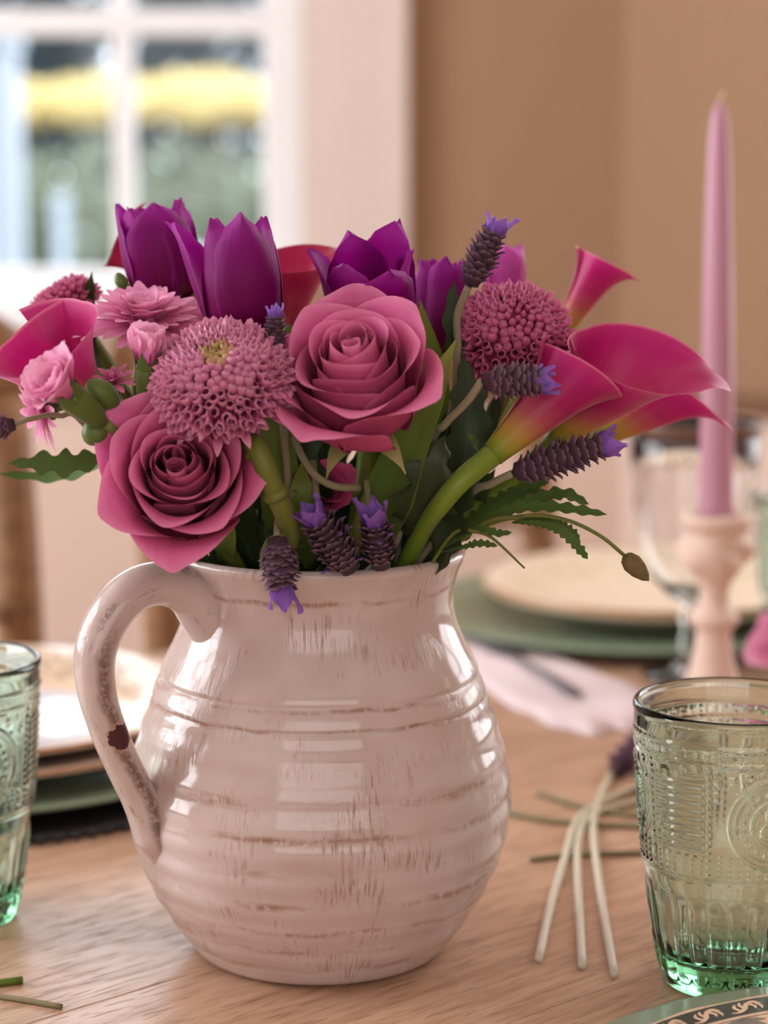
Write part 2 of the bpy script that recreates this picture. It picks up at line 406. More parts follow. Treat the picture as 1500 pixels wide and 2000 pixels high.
def chair(label, t, n):
    m = Matrix.Translation(tn(t, n)) @ Matrix.Rotation(TA, 4, 'Z')
    c = thing('dining_chair', label, 'chair', m, 'wooden dining chairs')
    for s in (-1, 1):
        link('back_post', tube('back_post', spline([V((s * .23, .02, 0)), V((s * .23, 0, .46)), V((s * .233, .012, .75)), V((s * .236, .03, .93))]), .019, M_chair, 14), c)
        link('leg', tube('leg', [V((s * .20, -.40, 0)), V((s * .20, -.39, .43))], [(0, .014), (1, .02)], M_chair, 14), c)
        link('stretcher', tube('stretcher', [V((s * .203, -.395, .2)), V((s * .205, .01, .22))], .01, M_chair, 10), c)
    def crest(u, v):
        a = 2 * pi * u; x = -.270 + .540 * v
        hh = .053 * max(0.0, 1 - abs(2 * v - 1) ** 9) ** .5 + .0005; return (x, .035 + .03 * (1 - (2 * v - 1) ** 2) + .012 * sin(a) * min(1, hh / .03), .946 + .012 * (1 - (2 * v - 1) ** 2) + hh * cos(a))
    link('crest_rail', grid('crest_rail', crest, 16, 40, M_chair, True), c)
    for z in (.62, .76): link('back_rail', tube('back_rail', spline([V((-.232, .006, z)), V((0, .03, z)), V((.232, .006, z))]), (0.008), M_chair, 10), c)
    link('seat', box_me('seat', -.225, .225, -.42, .01, .43, .462, M_chair, .008), c)
    return c
chair('wooden dining chair at the left edge, behind the left plates', 0.70, 1.46)
chair('wooden dining chair hidden mostly behind the bouquet and pitcher', 1.337, 1.50)

# ------------------------------------------------------------------ tableware materials
def tumbler_glass(name, col, dens, tint=(1, 1, 1, 1), rough=0.015):
    k = NT(name); k.set(Base_Color=tint, Roughness=rough, IOR=1.5); k.b.inputs['Transmission Weight'].default_value = 1.0
    if dens:
        va = k.n('ShaderNodeVolumeAbsorption'); va.inputs['Color'].default_value = col; va.inputs['Density'].default_value = dens
        k.t.links.new(va.outputs[0], k.out.inputs['Volume'])
    return k.m
M_tumbler = tumbler_glass('pale_green_pressed_glass', (0.46, 0.80, 0.60, 1), 50, (0.88, 0.96, 0.90, 1))
M_clear = tumbler_glass('clear_goblet_glass', (1, 1, 1, 1), 0, (0.98, 0.98, 0.98, 1))
M_charger = plain('sage_green_glaze', rgb(134, 150, 124), 0.22, 0.12, 25, 0.5)
M_disc = plain('dark_disc', rgb(40, 36, 36), 0.6, 0.2, 60, 0.3)
M_peach = plain('peach_glaze', rgb(236, 196, 166), 0.18, 0.05, 30, 0.5)
M_under = plain('pale_blush_glaze', rgb(244, 230, 220), 0.4, 0.04, 30, 0.25)
M_gilt = plain('tan_rim_line', rgb(190, 140, 100), 0.3, 0.1, 40, 0.5)
M_ink = plain('charcoal_print', rgb(62, 60, 54), 0.3, 0.15, 300, 0.4)
M_inkg = plain('grey_print', rgb(128, 118, 104), 0.3, 0.2, 400, 0.4)
M_wax = petal_mat('pink_lilac_wax', [(0, rgb(206, 152, 172)), (1, rgb(206, 150, 172))], 0.35, 0.18, 0, 2, 0.4, 0.02, 0)
M_holder = plain('blush_wood_holder', rgb(224, 194, 176), 0.5, 0.06, 60, 0.35)
M_napkin = plain('pale_pink_linen', rgb(236, 216, 218), 0.85, 0.04, 400, 0.1, 0.25)
M_steel = plain('dull_steel', rgb(120, 116, 124), 0.35, 0.05, 50, 0.5, 0, 0.9)
M_wick = plain('wick', rgb(225, 205, 165), 0.9, 0.1, 200, 0.1)
def printed_plate(name, base, ink, r0, r1, scale, well=None, rough=.16, spec=.5):
    """ornament printed on a ring of the plate"""
    k = NT(name); o = k.sep(k.coord())
    r = k.mth('SQRT', k.mth('ADD', k.mth('MULTIPLY', o[0], o[0]), k.mth('MULTIPLY', o[1], o[1])))
    a = k.mth('ARCTAN2', o[1], o[0])
    v = k.n('ShaderNodeTexVoronoi', feature='SMOOTH_F1'); k.put(v.inputs['Vector'], k.xyz(k.mth('MULTIPLY', a, 0.13), r, 0.0)); v.inputs['Scale'].default_value = scale
    w = k.mth('SINE', k.mth('MULTIPLY', v.outputs['Distance'], 26.0))
    m = k.ramp(w, [(0.45, W4(0)), (0.6, W4(1))])
    ring = k.mth('MULTIPLY', k.mth('GREATER_THAN', r, r0), k.mth('LESS_THAN', r, r1))
    c = k.mix(k.mth('MULTIPLY', k.mth('MULTIPLY', m, ring), 0.8), base, ink)
    if well: c = k.mix(k.mth('LESS_THAN', r, r0 - .012), c, well)
    k.set(Base_Color=c, Roughness=rough); k.b.inputs['Specular IOR Level'].default_value = spec; return k.m
M_plate_l = printed_plate('ornamented_peach_plate', rgb(242, 212, 184), rgb(158, 134, 108), .098, .136, 60, rgb(228, 222, 226))  # bluish-white well colour imitates the window's glare on the plate
M_plate_r = printed_plate('ornamented_cream_plate', rgb(244, 224, 200), rgb(206, 190, 156), .085, .125, 45, None, .3, .35)

# ------------------------------------------------------------------ pressed green tumblers
GH = 0.131
GP = [(0.0, .0285), (.0015, .0300), (.005, .0312), (.012, .0325), (.030, .0358), (.052, .0388), (.0575, .0400), (.0585, .0408), (.060, .0404), (.085, .0425), (.110, .0443), (.1125, .0452), (.114, .0446), (.118, .0452), (.1195, .0458), (.121, .0451), (.127, .0452), (.1295, .0459), (.131, .0453)]
def bump1(x, w): return max(0.0, 1 - (x / w) ** 2)
def relief(a, z):
    h = 0.0
    if z < .054 and z > .006:                                  # tall flutes round the foot
        k = 26; ph = (a * k / (2 * pi)) % 1 - .5
        top = .050
        h += .0009 * (1 - (2 * ph) ** 2) * min(1, (z - .006) / .004) * min(1, max(0, (top - z) / .006))
    elif .0605 < z < .1115:
        q4 = 2 * pi / 3; b = (a + q4 / 2) % q4 - q4 / 2        # three medallions
        s = b * .0425; w = z - .0856; d = sqrt(s * s + w * w)
        h += .0011 * bump1(d - .0205, .0011) + .0008 * bump1(d - .0180, .0008) + .0009 * bump1(d - .0108, .0008)
        if .0125 < d < .0165:
            t = atan2(w, s); dd = ((t * 22 / (2 * pi)) % 1 - .5) * 2 * pi / 22 * d
            h += .0010 * bump1(sqrt(dd * dd + (d - .0145) ** 2), .0011)
        if d < .0098:
            t = atan2(w, s); h += .0008 * bump1(d - .0062 * abs(cos(1.5 * t + .4)) - .0015, .0012)
        e = abs(b) - q4 / 2                                    # ribbed panels between
        pz = e * .0425
        if pz > -.0135 and .070 < z < .105:
            h += .0009 * (0.5 + 0.5 * cos(2 * pi * (z - .070) / .0036)) * min(1, (pz + .0135) / .001)
        elif -.0168 < pz <= -.0135:
            dz = ((z / .0034) % 1 - .5) * .0034; h += .0009 * bump1(sqrt(dz * dz + (pz + .0150) ** 2), .0012)
        elif d > .0222:                                         # leafy filling and hanging beads
            if z > .1: h += .0006 * max(0, sin(s * 900 + w * 300)) * max(0, sin(w * 800 - s * 200))
            elif z < .072:
                ss = ((s / .0044) % 1 - .5) * .0044; zz = ((z / .0026) % 1 - .5) * .0026
                h += .0008 * bump1(sqrt(ss * ss + zz * zz), .0010)
    elif .1135 < z < .119:
        h += .00025 * max(0, sin(a * 60)) * max(0, sin(z * 2600 + a * 17))
    return h
def tumbler_mesh():
    prof = [(1e-6, 0.0012), (.015, .0008), (.026, 0.0)]
    n_out = 150
    for i in range(n_out + 1):
        z = GH * i / n_out; prof.append((interp(GP, z), z))
    prof += [(.0445, .1318), (.0432, .1316), (.0424, .1300)]
    for z in (.115, .10, .08, .06, .04, .025, .017): prof.append((interp(GP, z) - .0031, z))
    prof += [(.026, .0135), (.018, .0125), (1e-6, .0122)]
    def rf(r, z, a, j):
        return r + (relief(a, z) if 3 <= j <= 3 + n_out else 0)
    return lathe('tumbler', prof, 400, M_tumbler, rf)
TUM = tumbler_mesh()
def tumbler(label, X, D, rot):
    o = link('glass_tumbler', TUM); tag(o, label, 'glass', 'pressed green tumblers')
    o.matrix_basis = Matrix.Translation((X, D - 1, TZ + .0003)) @ Matrix.Rotation(rot, 4, 'Z'); return o
tumbler('pale green pressed-glass tumbler in front, beside the patterned plate', .1580, .962, rad(-90 + 17))
tumbler('pale green pressed-glass tumbler cut by the left edge', -.2135, 1.045, rad(-60))
tumbler('pale green pressed-glass tumbler far back at the right edge, behind the candlestick', .318, 1.585, rad(-80))

# ------------------------------------------------------------------ plates
def plate_mesh(name, R, h, well, mat, th=.0045, rim_flat=.6):
    fl = well
    prof = [(1e-6, .0015), (fl * .75, .0015), (fl * .78, 0.0), (fl * .86, 0.0), (fl * .9, .002)]
    prof += [(fl, .005), (fl + (R - fl) * .45, h * rim_flat), (R - .004, h - th * .4), (R - .001, h - th * .1), (R, h + th * .25), (R - .001, h + th * .5), (R - .003, h + th * .55)]
    prof += [(fl + (R - fl) * .45, h * rim_flat + th), (fl + .004, .007 + th), (fl - .006, .0025 + th), (fl * .6, .0022 + th), (1e-6, .0022 + th)]
    return lathe(name, prof, 96, mat)
def setting(X, D):
    return Matrix.Translation((X, D - 1, TZ + .0003))
def charger(label, X, D, z, R=.163, mat=M_charger):
    o = link('charger_plate', plate_mesh('charger_plate', R, .012, .118, mat, .004)); tag(o, label, 'plate', 'sage chargers')
    o.matrix_basis = Matrix.Translation((X, D - 1, TZ + z)); return o
def dinner(label, X, D, z, mat, R=.143, h=.022, well=.088, th=.0045):
    t = thing('dinner_plate', label, 'plate', Matrix.Translation((X, D - 1, TZ + z)))
    link('plate_body', plate_mesh('plate_body', R, h, well, mat, th), t)
    link('rim_line', lathe('rim_line', [(R - .0012, h + th * .59), (R + .0003, h + th * .27), (R + .0004, h + th * .13), (R - .0002, h + th * .05)], 96, M_gilt, caps=False), t)
    return t
# left place setting
LX, LD = -.252, 1.325
mt = thing('beaded_disc', 'dark round placemat with a beaded edge under the left chargers', 'disc', Matrix.Translation((LX, LD - 1, TZ + .0004)))  # near-black disc with a bead ring, wider than the charger above
link('mat', lathe('mat', [(1e-6, 0), (.170, 0), (.172, .0015), (.170, .003), (1e-6, .003)], 96, M_disc), mt)
bead = lathe('bead', [(1e-6, -.0028), (.002, -.002), (.0028, 0), (.002, .002), (1e-6, .0028)], 8, M_disc)
for i in range(110):
    a = 2 * pi * i / 110; link('bead', bead, mt, Matrix.Translation((.1745 * cos(a), .1745 * sin(a), .0028)))
charger('sage green charger under the left plates', LX, LD, .0036)
dinner('plain peach-rimmed dinner plate under the ornamented plate at left', LX, LD, .0115, M_under, .148, .020)
dinner('glossy ornamented peach plate on top of the left stack', LX, LD, .0225, M_plate_l, .143, .021, .095)
# right place setting
RX, RD = .224, 1.765
charger('sage green charger under the cream plate at back right', RX - .017, RD, .0003, .180)
dinner('cream ornamented dinner plate at back right behind the candlestick', RX, RD, .0085, M_plate_r, .143, .023, .088, .009)
# near place setting, cut by the corner
NX, ND = .212, .752
charger('sage green charger under the patterned plate in the bottom right corner', NX, ND, .0003, .172)
np_ = thing('patterned_plate', 'peach plate with a charcoal scroll border in the bottom right corner', 'plate', Matrix.Translation((NX, ND - 1, TZ + .0052)))
NR = .1515
def nz(r): return .0135 + (r - .148) * .10
NPROF = [(1e-6, .0015), (.07, .0015), (.073, 0), (.082, 0), (.09, .003), (NR - .003, nz(NR) - .004), (NR, nz(NR) - .002), (NR, nz(NR) - .0006), (NR - .001, nz(NR)), (.148, nz(.148)), (.14, nz(.14)), (.12, nz(.12)), (.10, nz(.10)), (.09, nz(.09) - .003), (1e-6, .0042)]
link('plate_body', lathe('plate_body', NPROF, 160, M_peach, lambda r, z, a, j: r * (1 + (.004 * sin(a * 24) if 5 <= j <= 8 else 0))), np_)
def ring(name, r0, r1, mat, dz, n=160):
    return lathe(name, [(r0, nz(r0) - .001), (r0, nz(r0) + dz), (r1, nz(r1) + dz), (r1, nz(r1) - .001)], n, mat, sm=False)
def ringo(name, r0, r1, mat, dz, n=160):
    vs_, fs = [], []
    for i in range(n):
        a = 2 * pi * i / n
        for r in (r0, r1): vs_.append((r * cos(a), r * sin(a), nz(r) + dz))
    for i in range(n):
        a, b = 2 * i, 2 * ((i + 1) % n); fs.append((a, a + 1, b + 1, b))
    return mesh(name, vs_, fs, mat)
link('border_band', ringo('border_band', .1375, .1490, M_ink, .00012), np_)
link('border_line', ringo('border_line', .1350, .1356, M_inkg, .00012), np_)
def strokes(name, lst, mat, dz, r0):
    """lst: (points (s, w), widths) drawn on the sloping rim about radius r0"""
    vs_, fs = [], []
    for pts, wd in lst:
        P = spline([V((p[0], p[1], 0)) for p in pts], 6); N = len(P); k = len(vs_)
        for i, p in enumerate(P):
            t = (P[min(i + 1, N - 1)] - P[max(i - 1, 0)]).normalized(); n_ = V((-t.y, t.x, 0)); w = interp(wd, i / (N - 1))
            for sg in (-1, 1):
                c = p + n_ * (sg * w); r = r0 + c.y; a = c.x / r0
                vs_.append((r * sin(a), r * cos(a), nz(r) + dz))
        for i in range(N - 1): fs.append((k + 2 * i, k + 2 * i + 1, k + 2 * i + 3, k + 2 * i + 2))
    return mesh(name, vs_, fs, mat)
mm = .001
scroll = strokes('scroll', [
    ([(-9 * mm, -3.2 * mm), (-5 * mm, -3.6 * mm), (-1 * mm, -1.5 * mm), (2 * mm, 1.8 * mm), (6 * mm, 3.0 * mm), (8.5 * mm, 1.0 * mm)], [(0, .0003), (.4, .0011), (.8, .0010), (1, .0002)]),
    ([(-4 * mm, -2.5 * mm), (-5 * mm, .5 * mm), (-3 * mm, 3 * mm)], [(0, .0010), (.6, .0009), (1, .0001)]),
    ([(-1 * mm, -1 * mm), (-1.6 * mm, 1.8 * mm), (0, 4 * mm)], [(0, .0009), (.6, .0008), (1, .0001)]),
    ([(3 * mm, 1.8 * mm), (4.5 * mm, -.6 * mm), (3.6 * mm, -3 * mm)], [(0, .0010), (.6, .0009), (1, .0001)]),
    ([(6 * mm, 2.4 * mm), (7.4 * mm, -1 * mm), (6.6 * mm, -3.4 * mm)], [(0, .0008), (.6, .0008), (1, .0001)])], M_peach, .0003, .1432)
for i in range(44): link('scroll', scroll, np_, Matrix.Rotation(2 * pi * i / 44, 4, 'Z'))
fan = [([(0, 0), (11 * mm * sin(a), -11 * mm * cos(a))], [(0, .0004), (.7, .0014), (1, .0004)]) for a in [rad(x) for x in (-75, -50, -25, 0, 25, 50, 75)]]
fan_me = strokes('palmette', fan + [([(-4.5 * mm, 0), (0, -4.5 * mm), (4.5 * mm, 0)], [(0, .0006), (1, .0006)])], M_inkg, .00015, .1345)
curl = []
for sg in (-1, 1):
    curl.append(([(sg * 3 * mm, -5 * mm), (sg * 6 * mm, -3 * mm), (sg * 11 * mm, -4 * mm), (sg * 15 * mm, -10 * mm), (sg * 14 * mm, -17 * mm)], [(0, .0013), (.4, .0009), (1, .0018)]))
    curl.append(([(sg * 15 * mm, -10 * mm), (sg * 19 * mm, -9 * mm), (sg * 21 * mm, -12 * mm)], [(0, .0016), (1, .0002)]))
    curl.append(([(sg * 14 * mm, -14 * mm), (sg * 18 * mm, -15 * mm), (sg * 20 * mm, -19 * mm)], [(0, .0016), (1, .0002)]))
    curl.append(([(0, -13 * mm), (sg * 4 * mm, -13 * mm), (sg * 4 * mm, -17 * mm)], [(0, .0008), (1, .0012)]))
curl += [([(0, -3 * mm), (0, -11 * mm)], [(0, .0002), (.5, .0010), (1, .0003)])]
curl_me = strokes('scroll_ornament', curl, M_inkg, .00015, .1345)
for i in range(8):
    link('palmette', fan_me, np_, Matrix.Rotation(rad(28) + 2 * pi * i / 8, 4, 'Z')); link('scroll_ornament', curl_me, np_, Matrix.Rotation(rad(28 - 22.5) + 2 * pi * i / 8, 4, 'Z'))

# ------------------------------------------------------------------ candle and candlestick
KX, KD = .2235, 1.455
hold = thing('candlestick', 'turned blush-coloured candlestick with a twisted cup', 'candlestick', Matrix.Translation((KX, KD - 1, TZ + .0003)))
ks = 1455 * 1.0 / 4280 / 1000
HP = [(1e-6, 0), (.034, 0), (.036, .003), (.035, .007), (.028, .012), (.020, .018), (.0165, .028), (.0135, .042), (.0118, .056), (.0125, .060), (.0165, .0635), (.0170, .068), (.0140, .0715), (.0100, .076), (.0095, .084), (.0115, .092), (.0160, .098), (.0215, .1045), (.0240, .112), (.0228, .1195), (.0195, .124), (.0205, .1275), (.0240, .131), (.0245, .1355), (.0232, .138), (.0128, .138), (.0122, .1365), (.0122, .125), (1e-6, .125)]
pr = []
for (r0, z0), (r1, z1) in zip(HP, HP[1:]):
    for k in range(3): pr.append((r0 + (r1 - r0) * k / 3, z0 + (z1 - z0) * k / 3))
pr.append(HP[-1])
def twist(r, z, a, j):
    if .099 < z < .1225 and r > .0145: return r + .0030 * sin(4 * (a + z * 60)) * min(1, (z - .099) / .004, (.1225 - z) / .004)
    return r
link('turned_body', lathe('turned_body', pr, 64, M_holder, twist), hold)
cd = thing('taper_candle', 'unlit pink-lilac taper candle standing in the candlestick', 'candle', Matrix.Translation((KX, KD - 1, TZ + .1255)) @ Matrix.Rotation(rad(-.9), 4, 'Y'))
CH = .2855
link('wax', lathe('wax', [(1e-6, 0), (.0112, 0), (.0115, .02), (.0108, .10), (.0092, .18), (.0074, .245), (.0062, .268), (.0048, .277), (.0026, .283), (.0010, CH), (1e-6, CH)], 40, M_wax), cd)
link('wick', tube('wick', spline([V((0, 0, CH - .002)), V((.0005, 0, CH + .002)), V((.003, 0, CH + .006))]), .0008, M_wick, 8), cd)

# ------------------------------------------------------------------ goblet
gb = thing('wine_goblet', 'clear stemmed goblet with a dark rim band behind the candle', 'goblet', Matrix.Translation((.2235, 1.565 - 1, TZ + .0003)))
GO = [(1e-6, .004), (.012, .003), (.033, .001), (.0345, .0012), (.034, .0022), (.02, .0045), (.008, .009), (.0055, .018), (.0090, .026), (.0055, .034), (.0085, .042), (.0060, .050), (.0080, .056), (.018, .062), (.030, .075), (.0375, .095), (.0425, .125), (.0455, .155), (.0475, .187)]
GI = [(.0463, .187), (.0443, .155), (.0413, .125), (.0362, .095), (.0286, .076), (.016, .0645), (1e-6, .060)]
link('glass_body', lathe('glass_body', GO + GI, 72, M_clear), gb)
M_band = plain('bronze_band', rgb(112, 80, 66), 0.35, 0.1, 60, 0.5)
link('rim_band', lathe('rim_band', [(.0471, .1795), (.0479, .1796), (.0484, .1876), (.0480, .1882), (.0460, .1882), (.0458, .187)], 72, M_band, caps=False), gb)
M_etch = plain('etched_frost', rgb(150, 120, 116), 0.7, 0.2, 300, 0.3)
ed = lathe('etched_dot', [(1e-6, -.0004), (.0009, 0), (1e-6, .0004)], 6, M_etch)
rn = random.Random(3)
for i in range(150):
    a = rn.uniform(0, 2 * pi); z = .172 - abs(rn.gauss(0, 1)) * (.008 + .010 * (0.5 + .5 * cos(5 * a))); z = max(z, .135)
    r = interp([(p[1], p[0]) for p in GO[12:]], z)
    link('etched_dot', ed, gb, Matrix.Translation((r * cos(a), r * sin(a), z)) @ Matrix.Rotation(a, 4, 'Z') @ Matrix.Rotation(pi / 2, 4, 'Y') @ Matrix.Scale(rn.uniform(.7, 1.5), 4))

# ------------------------------------------------------------------ napkin and fork
NP = [(850, 1185), (960, 1222), (1080, 1282), (1180, 1322), (1258, 1352), (1270, 1395), (1238, 1428), (1200, 1424), (1165, 1440), (1120, 1428), (1075, 1420), (1040, 1398), (1000, 1384), (940, 1340), (870, 1290)]
npts = spline([on(*p) for p in NP] + [on(*NP[0])], 5)[:-1]
cen = sum(npts, V()) / len(npts)
nap_m = Matrix.Translation((cen.x, cen.y, TZ + .0003))
vs_, fs = [], []; RG = 8; n = len(npts)
for lay in (0, 1):
    for k in range(RG, 0, -1):
        for i, p in enumerate(npts):
            d = (p - cen) * (k / RG); wave = .0012 * (1 + sin(d.x * 90 + d.y * 60)) * (1 - abs(2 * k / RG - 1) ** 3) if lay else 0
            vs_.append((d.x, d.y, (.0006 if k == RG else .0035) + wave if lay else 0.0))
    vs_.append((0, 0, .004 * lay))
half = RG * n + 1
for lay in (0, 1):
    o_ = lay * half
    for k in range(RG - 1):
        for i in range(n):
            a, b = o_ + k * n + i, o_ + k * n + (i + 1) % n
            fs.append((a, b, b + n, a + n) if lay else (a + n, b + n, b, a))
    for i in range(n):
        a, b = o_ + (RG - 1) * n + i, o_ + (RG - 1) * n + (i + 1) % n
        fs.append((a, b, o_ + RG * n) if lay else (b, a, o_ + RG * n))
for i in range(n): fs.append((i, (i + 1) % n, half + (i + 1) % n, half + i))
tag(link('napkin', mesh('napkin', vs_, fs, M_napkin), None, nap_m), 'pale pink scalloped napkin on the table under the fork', 'napkin')
f0, f1 = on(1130, 1362, TZ + .006), on(870, 1205, TZ + .006)
fd = (f1 - f0).normalized(); FL = .19
fk = thing('fork', 'steel fork lying on the pale pink napkin, handle end showing', 'fork', frame(f0 + V((0, 0, .0012)), V((0, 0, 1)), fd))
def fhandle(u, v):
    x = .125 * v; w = interp([(0, .0005), (.03, .005), (.12, .0065), (.5, .004), (.9, .0028), (1, .0032)], v); a = 2 * pi * u
    return (x, w * cos(a), .0014 * sin(a) + .004 * sin(pi * v) * .4)
link('handle', grid('handle', fhandle, 12, 30, M_steel, True), fk)
link('neck', grid('neck', lambda u, v: (.124 + .026 * v, interp([(0, .0032), (.5, .009), (1, .0118)], v) * cos(2 * pi * u), .0012 * sin(2 * pi * u) + .0005), 12, 10, M_steel, True), fk)
for i in range(4):
    y = (-1.5 + i) * .0062; link('tine', tube('tine', spline([V((.148, y, .0005)), V((.17, y, .0012)), V((.193, y, .004))]), [(0, .0016), (1, .0007)], M_steel, 6), fk)

# ------------------------------------------------------------------ pitcher
PX, PY = -.0305, .008
RIM_Z = .190
def glaze_base(k, n1):
    return k.mix(n1, rgb(208, 188, 182), rgb(194, 170, 160))
def pitcher_mat():
    k = NT('worn_blush_glaze'); o = k.sep(k.coord())
    a = k.mth('ARCTAN2', o[0], k.mth('MULTIPLY', o[1], -1.0)); z = o[2]
    n1 = k.noise(k.xyz(k.mth('MULTIPLY', a, 1.6), k.mth('MULTIPLY', z, 26.0), 0.0), 1.0, 3)
    base = glaze_base(k, k.ramp(n1, [(0.35, W4(0)), (0.65, W4(1))]))
    wob = k.mth('MULTIPLY_ADD', k.noise(k.xyz(k.mth('MULTIPLY', a, 1.2), 0.0, 0.0), 1.5, 2), 0.010, -0.005)
    zz = k.mth('DIVIDE', k.mth('ADD', z, wob), 0.2)
    st = [(0.0, W4(.1))]
    for p, w, h in ((.055, .014, .6), (.11, .014, .6), (.165, .014, .9), (.235, .016, .8), (.315, .018, .6), (.395, .014, .9), (.47, .022, .7), (.622, .008, 1.0), (.665, .008, 1.0), (.893, .010, 1.0)):
        st += [(p - w, W4(.0)), (p, W4(h)), (p + w * .8, W4(.0))]
    band = k.ramp(zz, sorted(st, key=lambda x: x[0]))
    # ragged patches along each band: where the brush skipped, how far it smeared
    pat = k.noise(k.xyz(k.mth('MULTIPLY', a, 1.5), k.mth('MULTIPLY', z, 60.0), 3.0), 1.0, 4, 0.62)
    brush = k.noise(k.xyz(k.mth('MULTIPLY', a, 30.0), k.mth('MULTIPLY', z, 95.0), 0.0), 1.0, 5, 0.75)
    hor = k.noise(k.xyz(k.mth('MULTIPLY', a, 3.0), k.mth('MULTIPLY', z, 330.0), 0.0), 1.0, 3, 0.6)
    m = k.mth('MULTIPLY', band, k.ramp(pat, [(0.44, W4(.06)), (0.60, W4(1))]))
    m = k.mth('MULTIPLY', m, k.ramp(k.mth('ADD', k.mth('MULTIPLY', brush, .65), k.mth('MULTIPLY', hor, .35)), [(0.40, W4(0)), (0.52, W4(1))]))
    # smeared patches of short upright marks
    v1 = k.noise(k.xyz(k.mth('MULTIPLY', a, 48.0), k.mth('MULTIPLY', z, 55.0), 5.0), 1.0, 5, 0.7)
    v2 = k.noise(k.xyz(k.mth('MULTIPLY', a, 2.0), k.mth('MULTIPLY', z, 34.0), 9.0), 1.0, 3)
    m2 = k.mth('MULTIPLY', k.ramp(v1, [(0.50, W4(0)), (0.63, W4(1))]), k.ramp(v2, [(0.50, W4(0)), (0.64, W4(.8))]))
    m = k.mth('MAXIMUM', m, m2)
    c = k.mix(k.mth('MULTIPLY', m, .95), base, rgb(136, 78, 36))
    k.set(Base_Color=c, Roughness=k.mth('MULTIPLY_ADD', m, .25, .10)); k.b.inputs['Specular IOR Level'].default_value = 0.55
    k.bump(k.mth('ADD', k.mth('MULTIPLY', m, -1.0), k.noise(k.xyz(k.mth('MULTIPLY', a, 1.0), k.mth('MULTIPLY', z, 90.0), 0.0), 1.0, 1)), 0.25, 0.0006)
    return k.m
def handle_mat():
    k = NT('worn_blush_glaze_handle'); u = k.sep(k.coord('UV')); o = k.coord()
    base = glaze_base(k, k.noise(o, 60, 3))
    n1 = k.noise(o, 420, 4, 0.7); n2 = k.noise(k.xyz(k.mth('MULTIPLY', u[0], 14.0), k.mth('MULTIPLY', u[1], 9.0), 0.0), 1.0, 3, .6)
    wav = k.mth('MULTIPLY_ADD', k.noise(k.xyz(0.0, k.mth('MULTIPLY', u[1], 7.0), 0.0), 1.0, 2), .16, .42)
    dist = k.mth('ABSOLUTE', k.mth('SUBTRACT', u[0], wav))
    line = k.ramp(dist, [(0.0, W4(1)), (0.035, W4(.8)), (0.085, W4(0))])
    along = k.ramp(u[1], [(0.34, W4(0)), (0.46, W4(1)), (0.9, W4(1)), (1.0, W4(.5))])
    m = k.mth('MULTIPLY', k.mth('MULTIPLY', line, along), k.ramp(n1, [(0.34, W4(0.35)), (0.52, W4(1))]))
    m2 = k.mth('MULTIPLY', k.ramp(n2, [(0.56, W4(0)), (0.70, W4(.6))]), k.ramp(n1, [(0.42, W4(0)), (0.58, W4(1))]))
    m = k.mth('MAXIMUM', m, m2)
    c = k.mix(k.mth('MULTIPLY', m, .85), base, rgb(88, 46, 20))
    du = k.mth('MULTIPLY', k.mth('SUBTRACT', u[0], .465), 2.0); dv = k.mth('MULTIPLY', k.mth('SUBTRACT', u[1], .640), 8.5)
    d = k.mth('SQRT', k.mth('ADD', k.mth('MULTIPLY', du, du), k.mth('MULTIPLY', dv, dv)))
    d = k.mth('ADD', d, k.mth('MULTIPLY_ADD', k.noise(o, 300, 3), .35, -.17))
    chip = k.ramp(d, [(0.245, W4(1)), (0.265, W4(0))])
    halo = k.ramp(d, [(0.29, W4(1)), (0.32, W4(0))])
    c = k.mix(k.mth('MULTIPLY', halo, .5), c, rgb(196, 150, 128)); c = k.mix(chip, c, rgb(70, 22, 26))
    k.set(Base_Color=c, Roughness=k.mth('MULTIPLY_ADD', chip, .5, .12)); k.bump(k.mth('MULTIPLY', k.mth('MAXIMUM', chip, k.mth('MULTIPLY', m, .4)), -1.0), 0.5, 0.0012)
    return k.m
M_pitch, M_hand = pitcher_mat(), handle_mat()
pit = thing('pitcher', 'large round blush ceramic pitcher with brown worn streaks holding the bouquet', 'pitcher', Matrix.Translation((PX, PY, TZ + .0003)))
PP = [(0.0, .0545), (.002, .0590), (.006, .0625), (.0159, .0697), (.0287, .0777), (.0411, .0838), (.054, .0880), (.0662, .0903), (.076, .0909), (.091, .0888), (.1035, .0858), (.1157, .0818), (.1225, .0792), (.1240, .0780), (.1255, .0785), (.1330, .0757), (.1345, .0744), (.136, .0748), (.1401, .0733), (.150, .0682), (.160, .0642), (.168, .0629), (.176, .0634), (.183, .0652), (.188, .0674), (.1905, .0687), (.1925, .0688), (.1935, .0678)]
tab = PP
prof = [(1e-6, .003), (.045, .003), (.048, 0), (.0545, 0)]
nz_ = 130
fine = []
zs_ = sorted(set([.1935 * i / nz_ for i in range(1, nz_ + 1)] + [p[0] for p in PP[1:]]))
def catr(z):          # smooth profile
    for i in range(len(tab) - 1):
        if z <= tab[i + 1][0]:
            p0, p1, p2, p3 = tab[max(i - 1, 0)], tab[i], tab[i + 1], tab[min(i + 2, len(tab) - 1)]
            t = (z - p1[0]) / (p2[0] - p1[0]); h = p2[0] - p1[0]
            m1 = (p2[1] - p0[1]) / max(p2[0] - p0[0], 1e-6) * h; m2 = (p3[1] - p1[1]) / max(p3[0] - p1[0], 1e-6) * h
            return (2 * t**3 - 3 * t**2 + 1) * p1[1] + (t**3 - 2 * t**2 + t) * m1 + (-2 * t**3 + 3 * t**2) * p2[1] + (t**3 - t**2) * m2
    return tab[-1][1]
for z in zs_:
    r = catr(z) + (.00035 * sin(z * 2 * pi / .0135) if .01 < z < .12 else 0)
    prof.append((r, z))
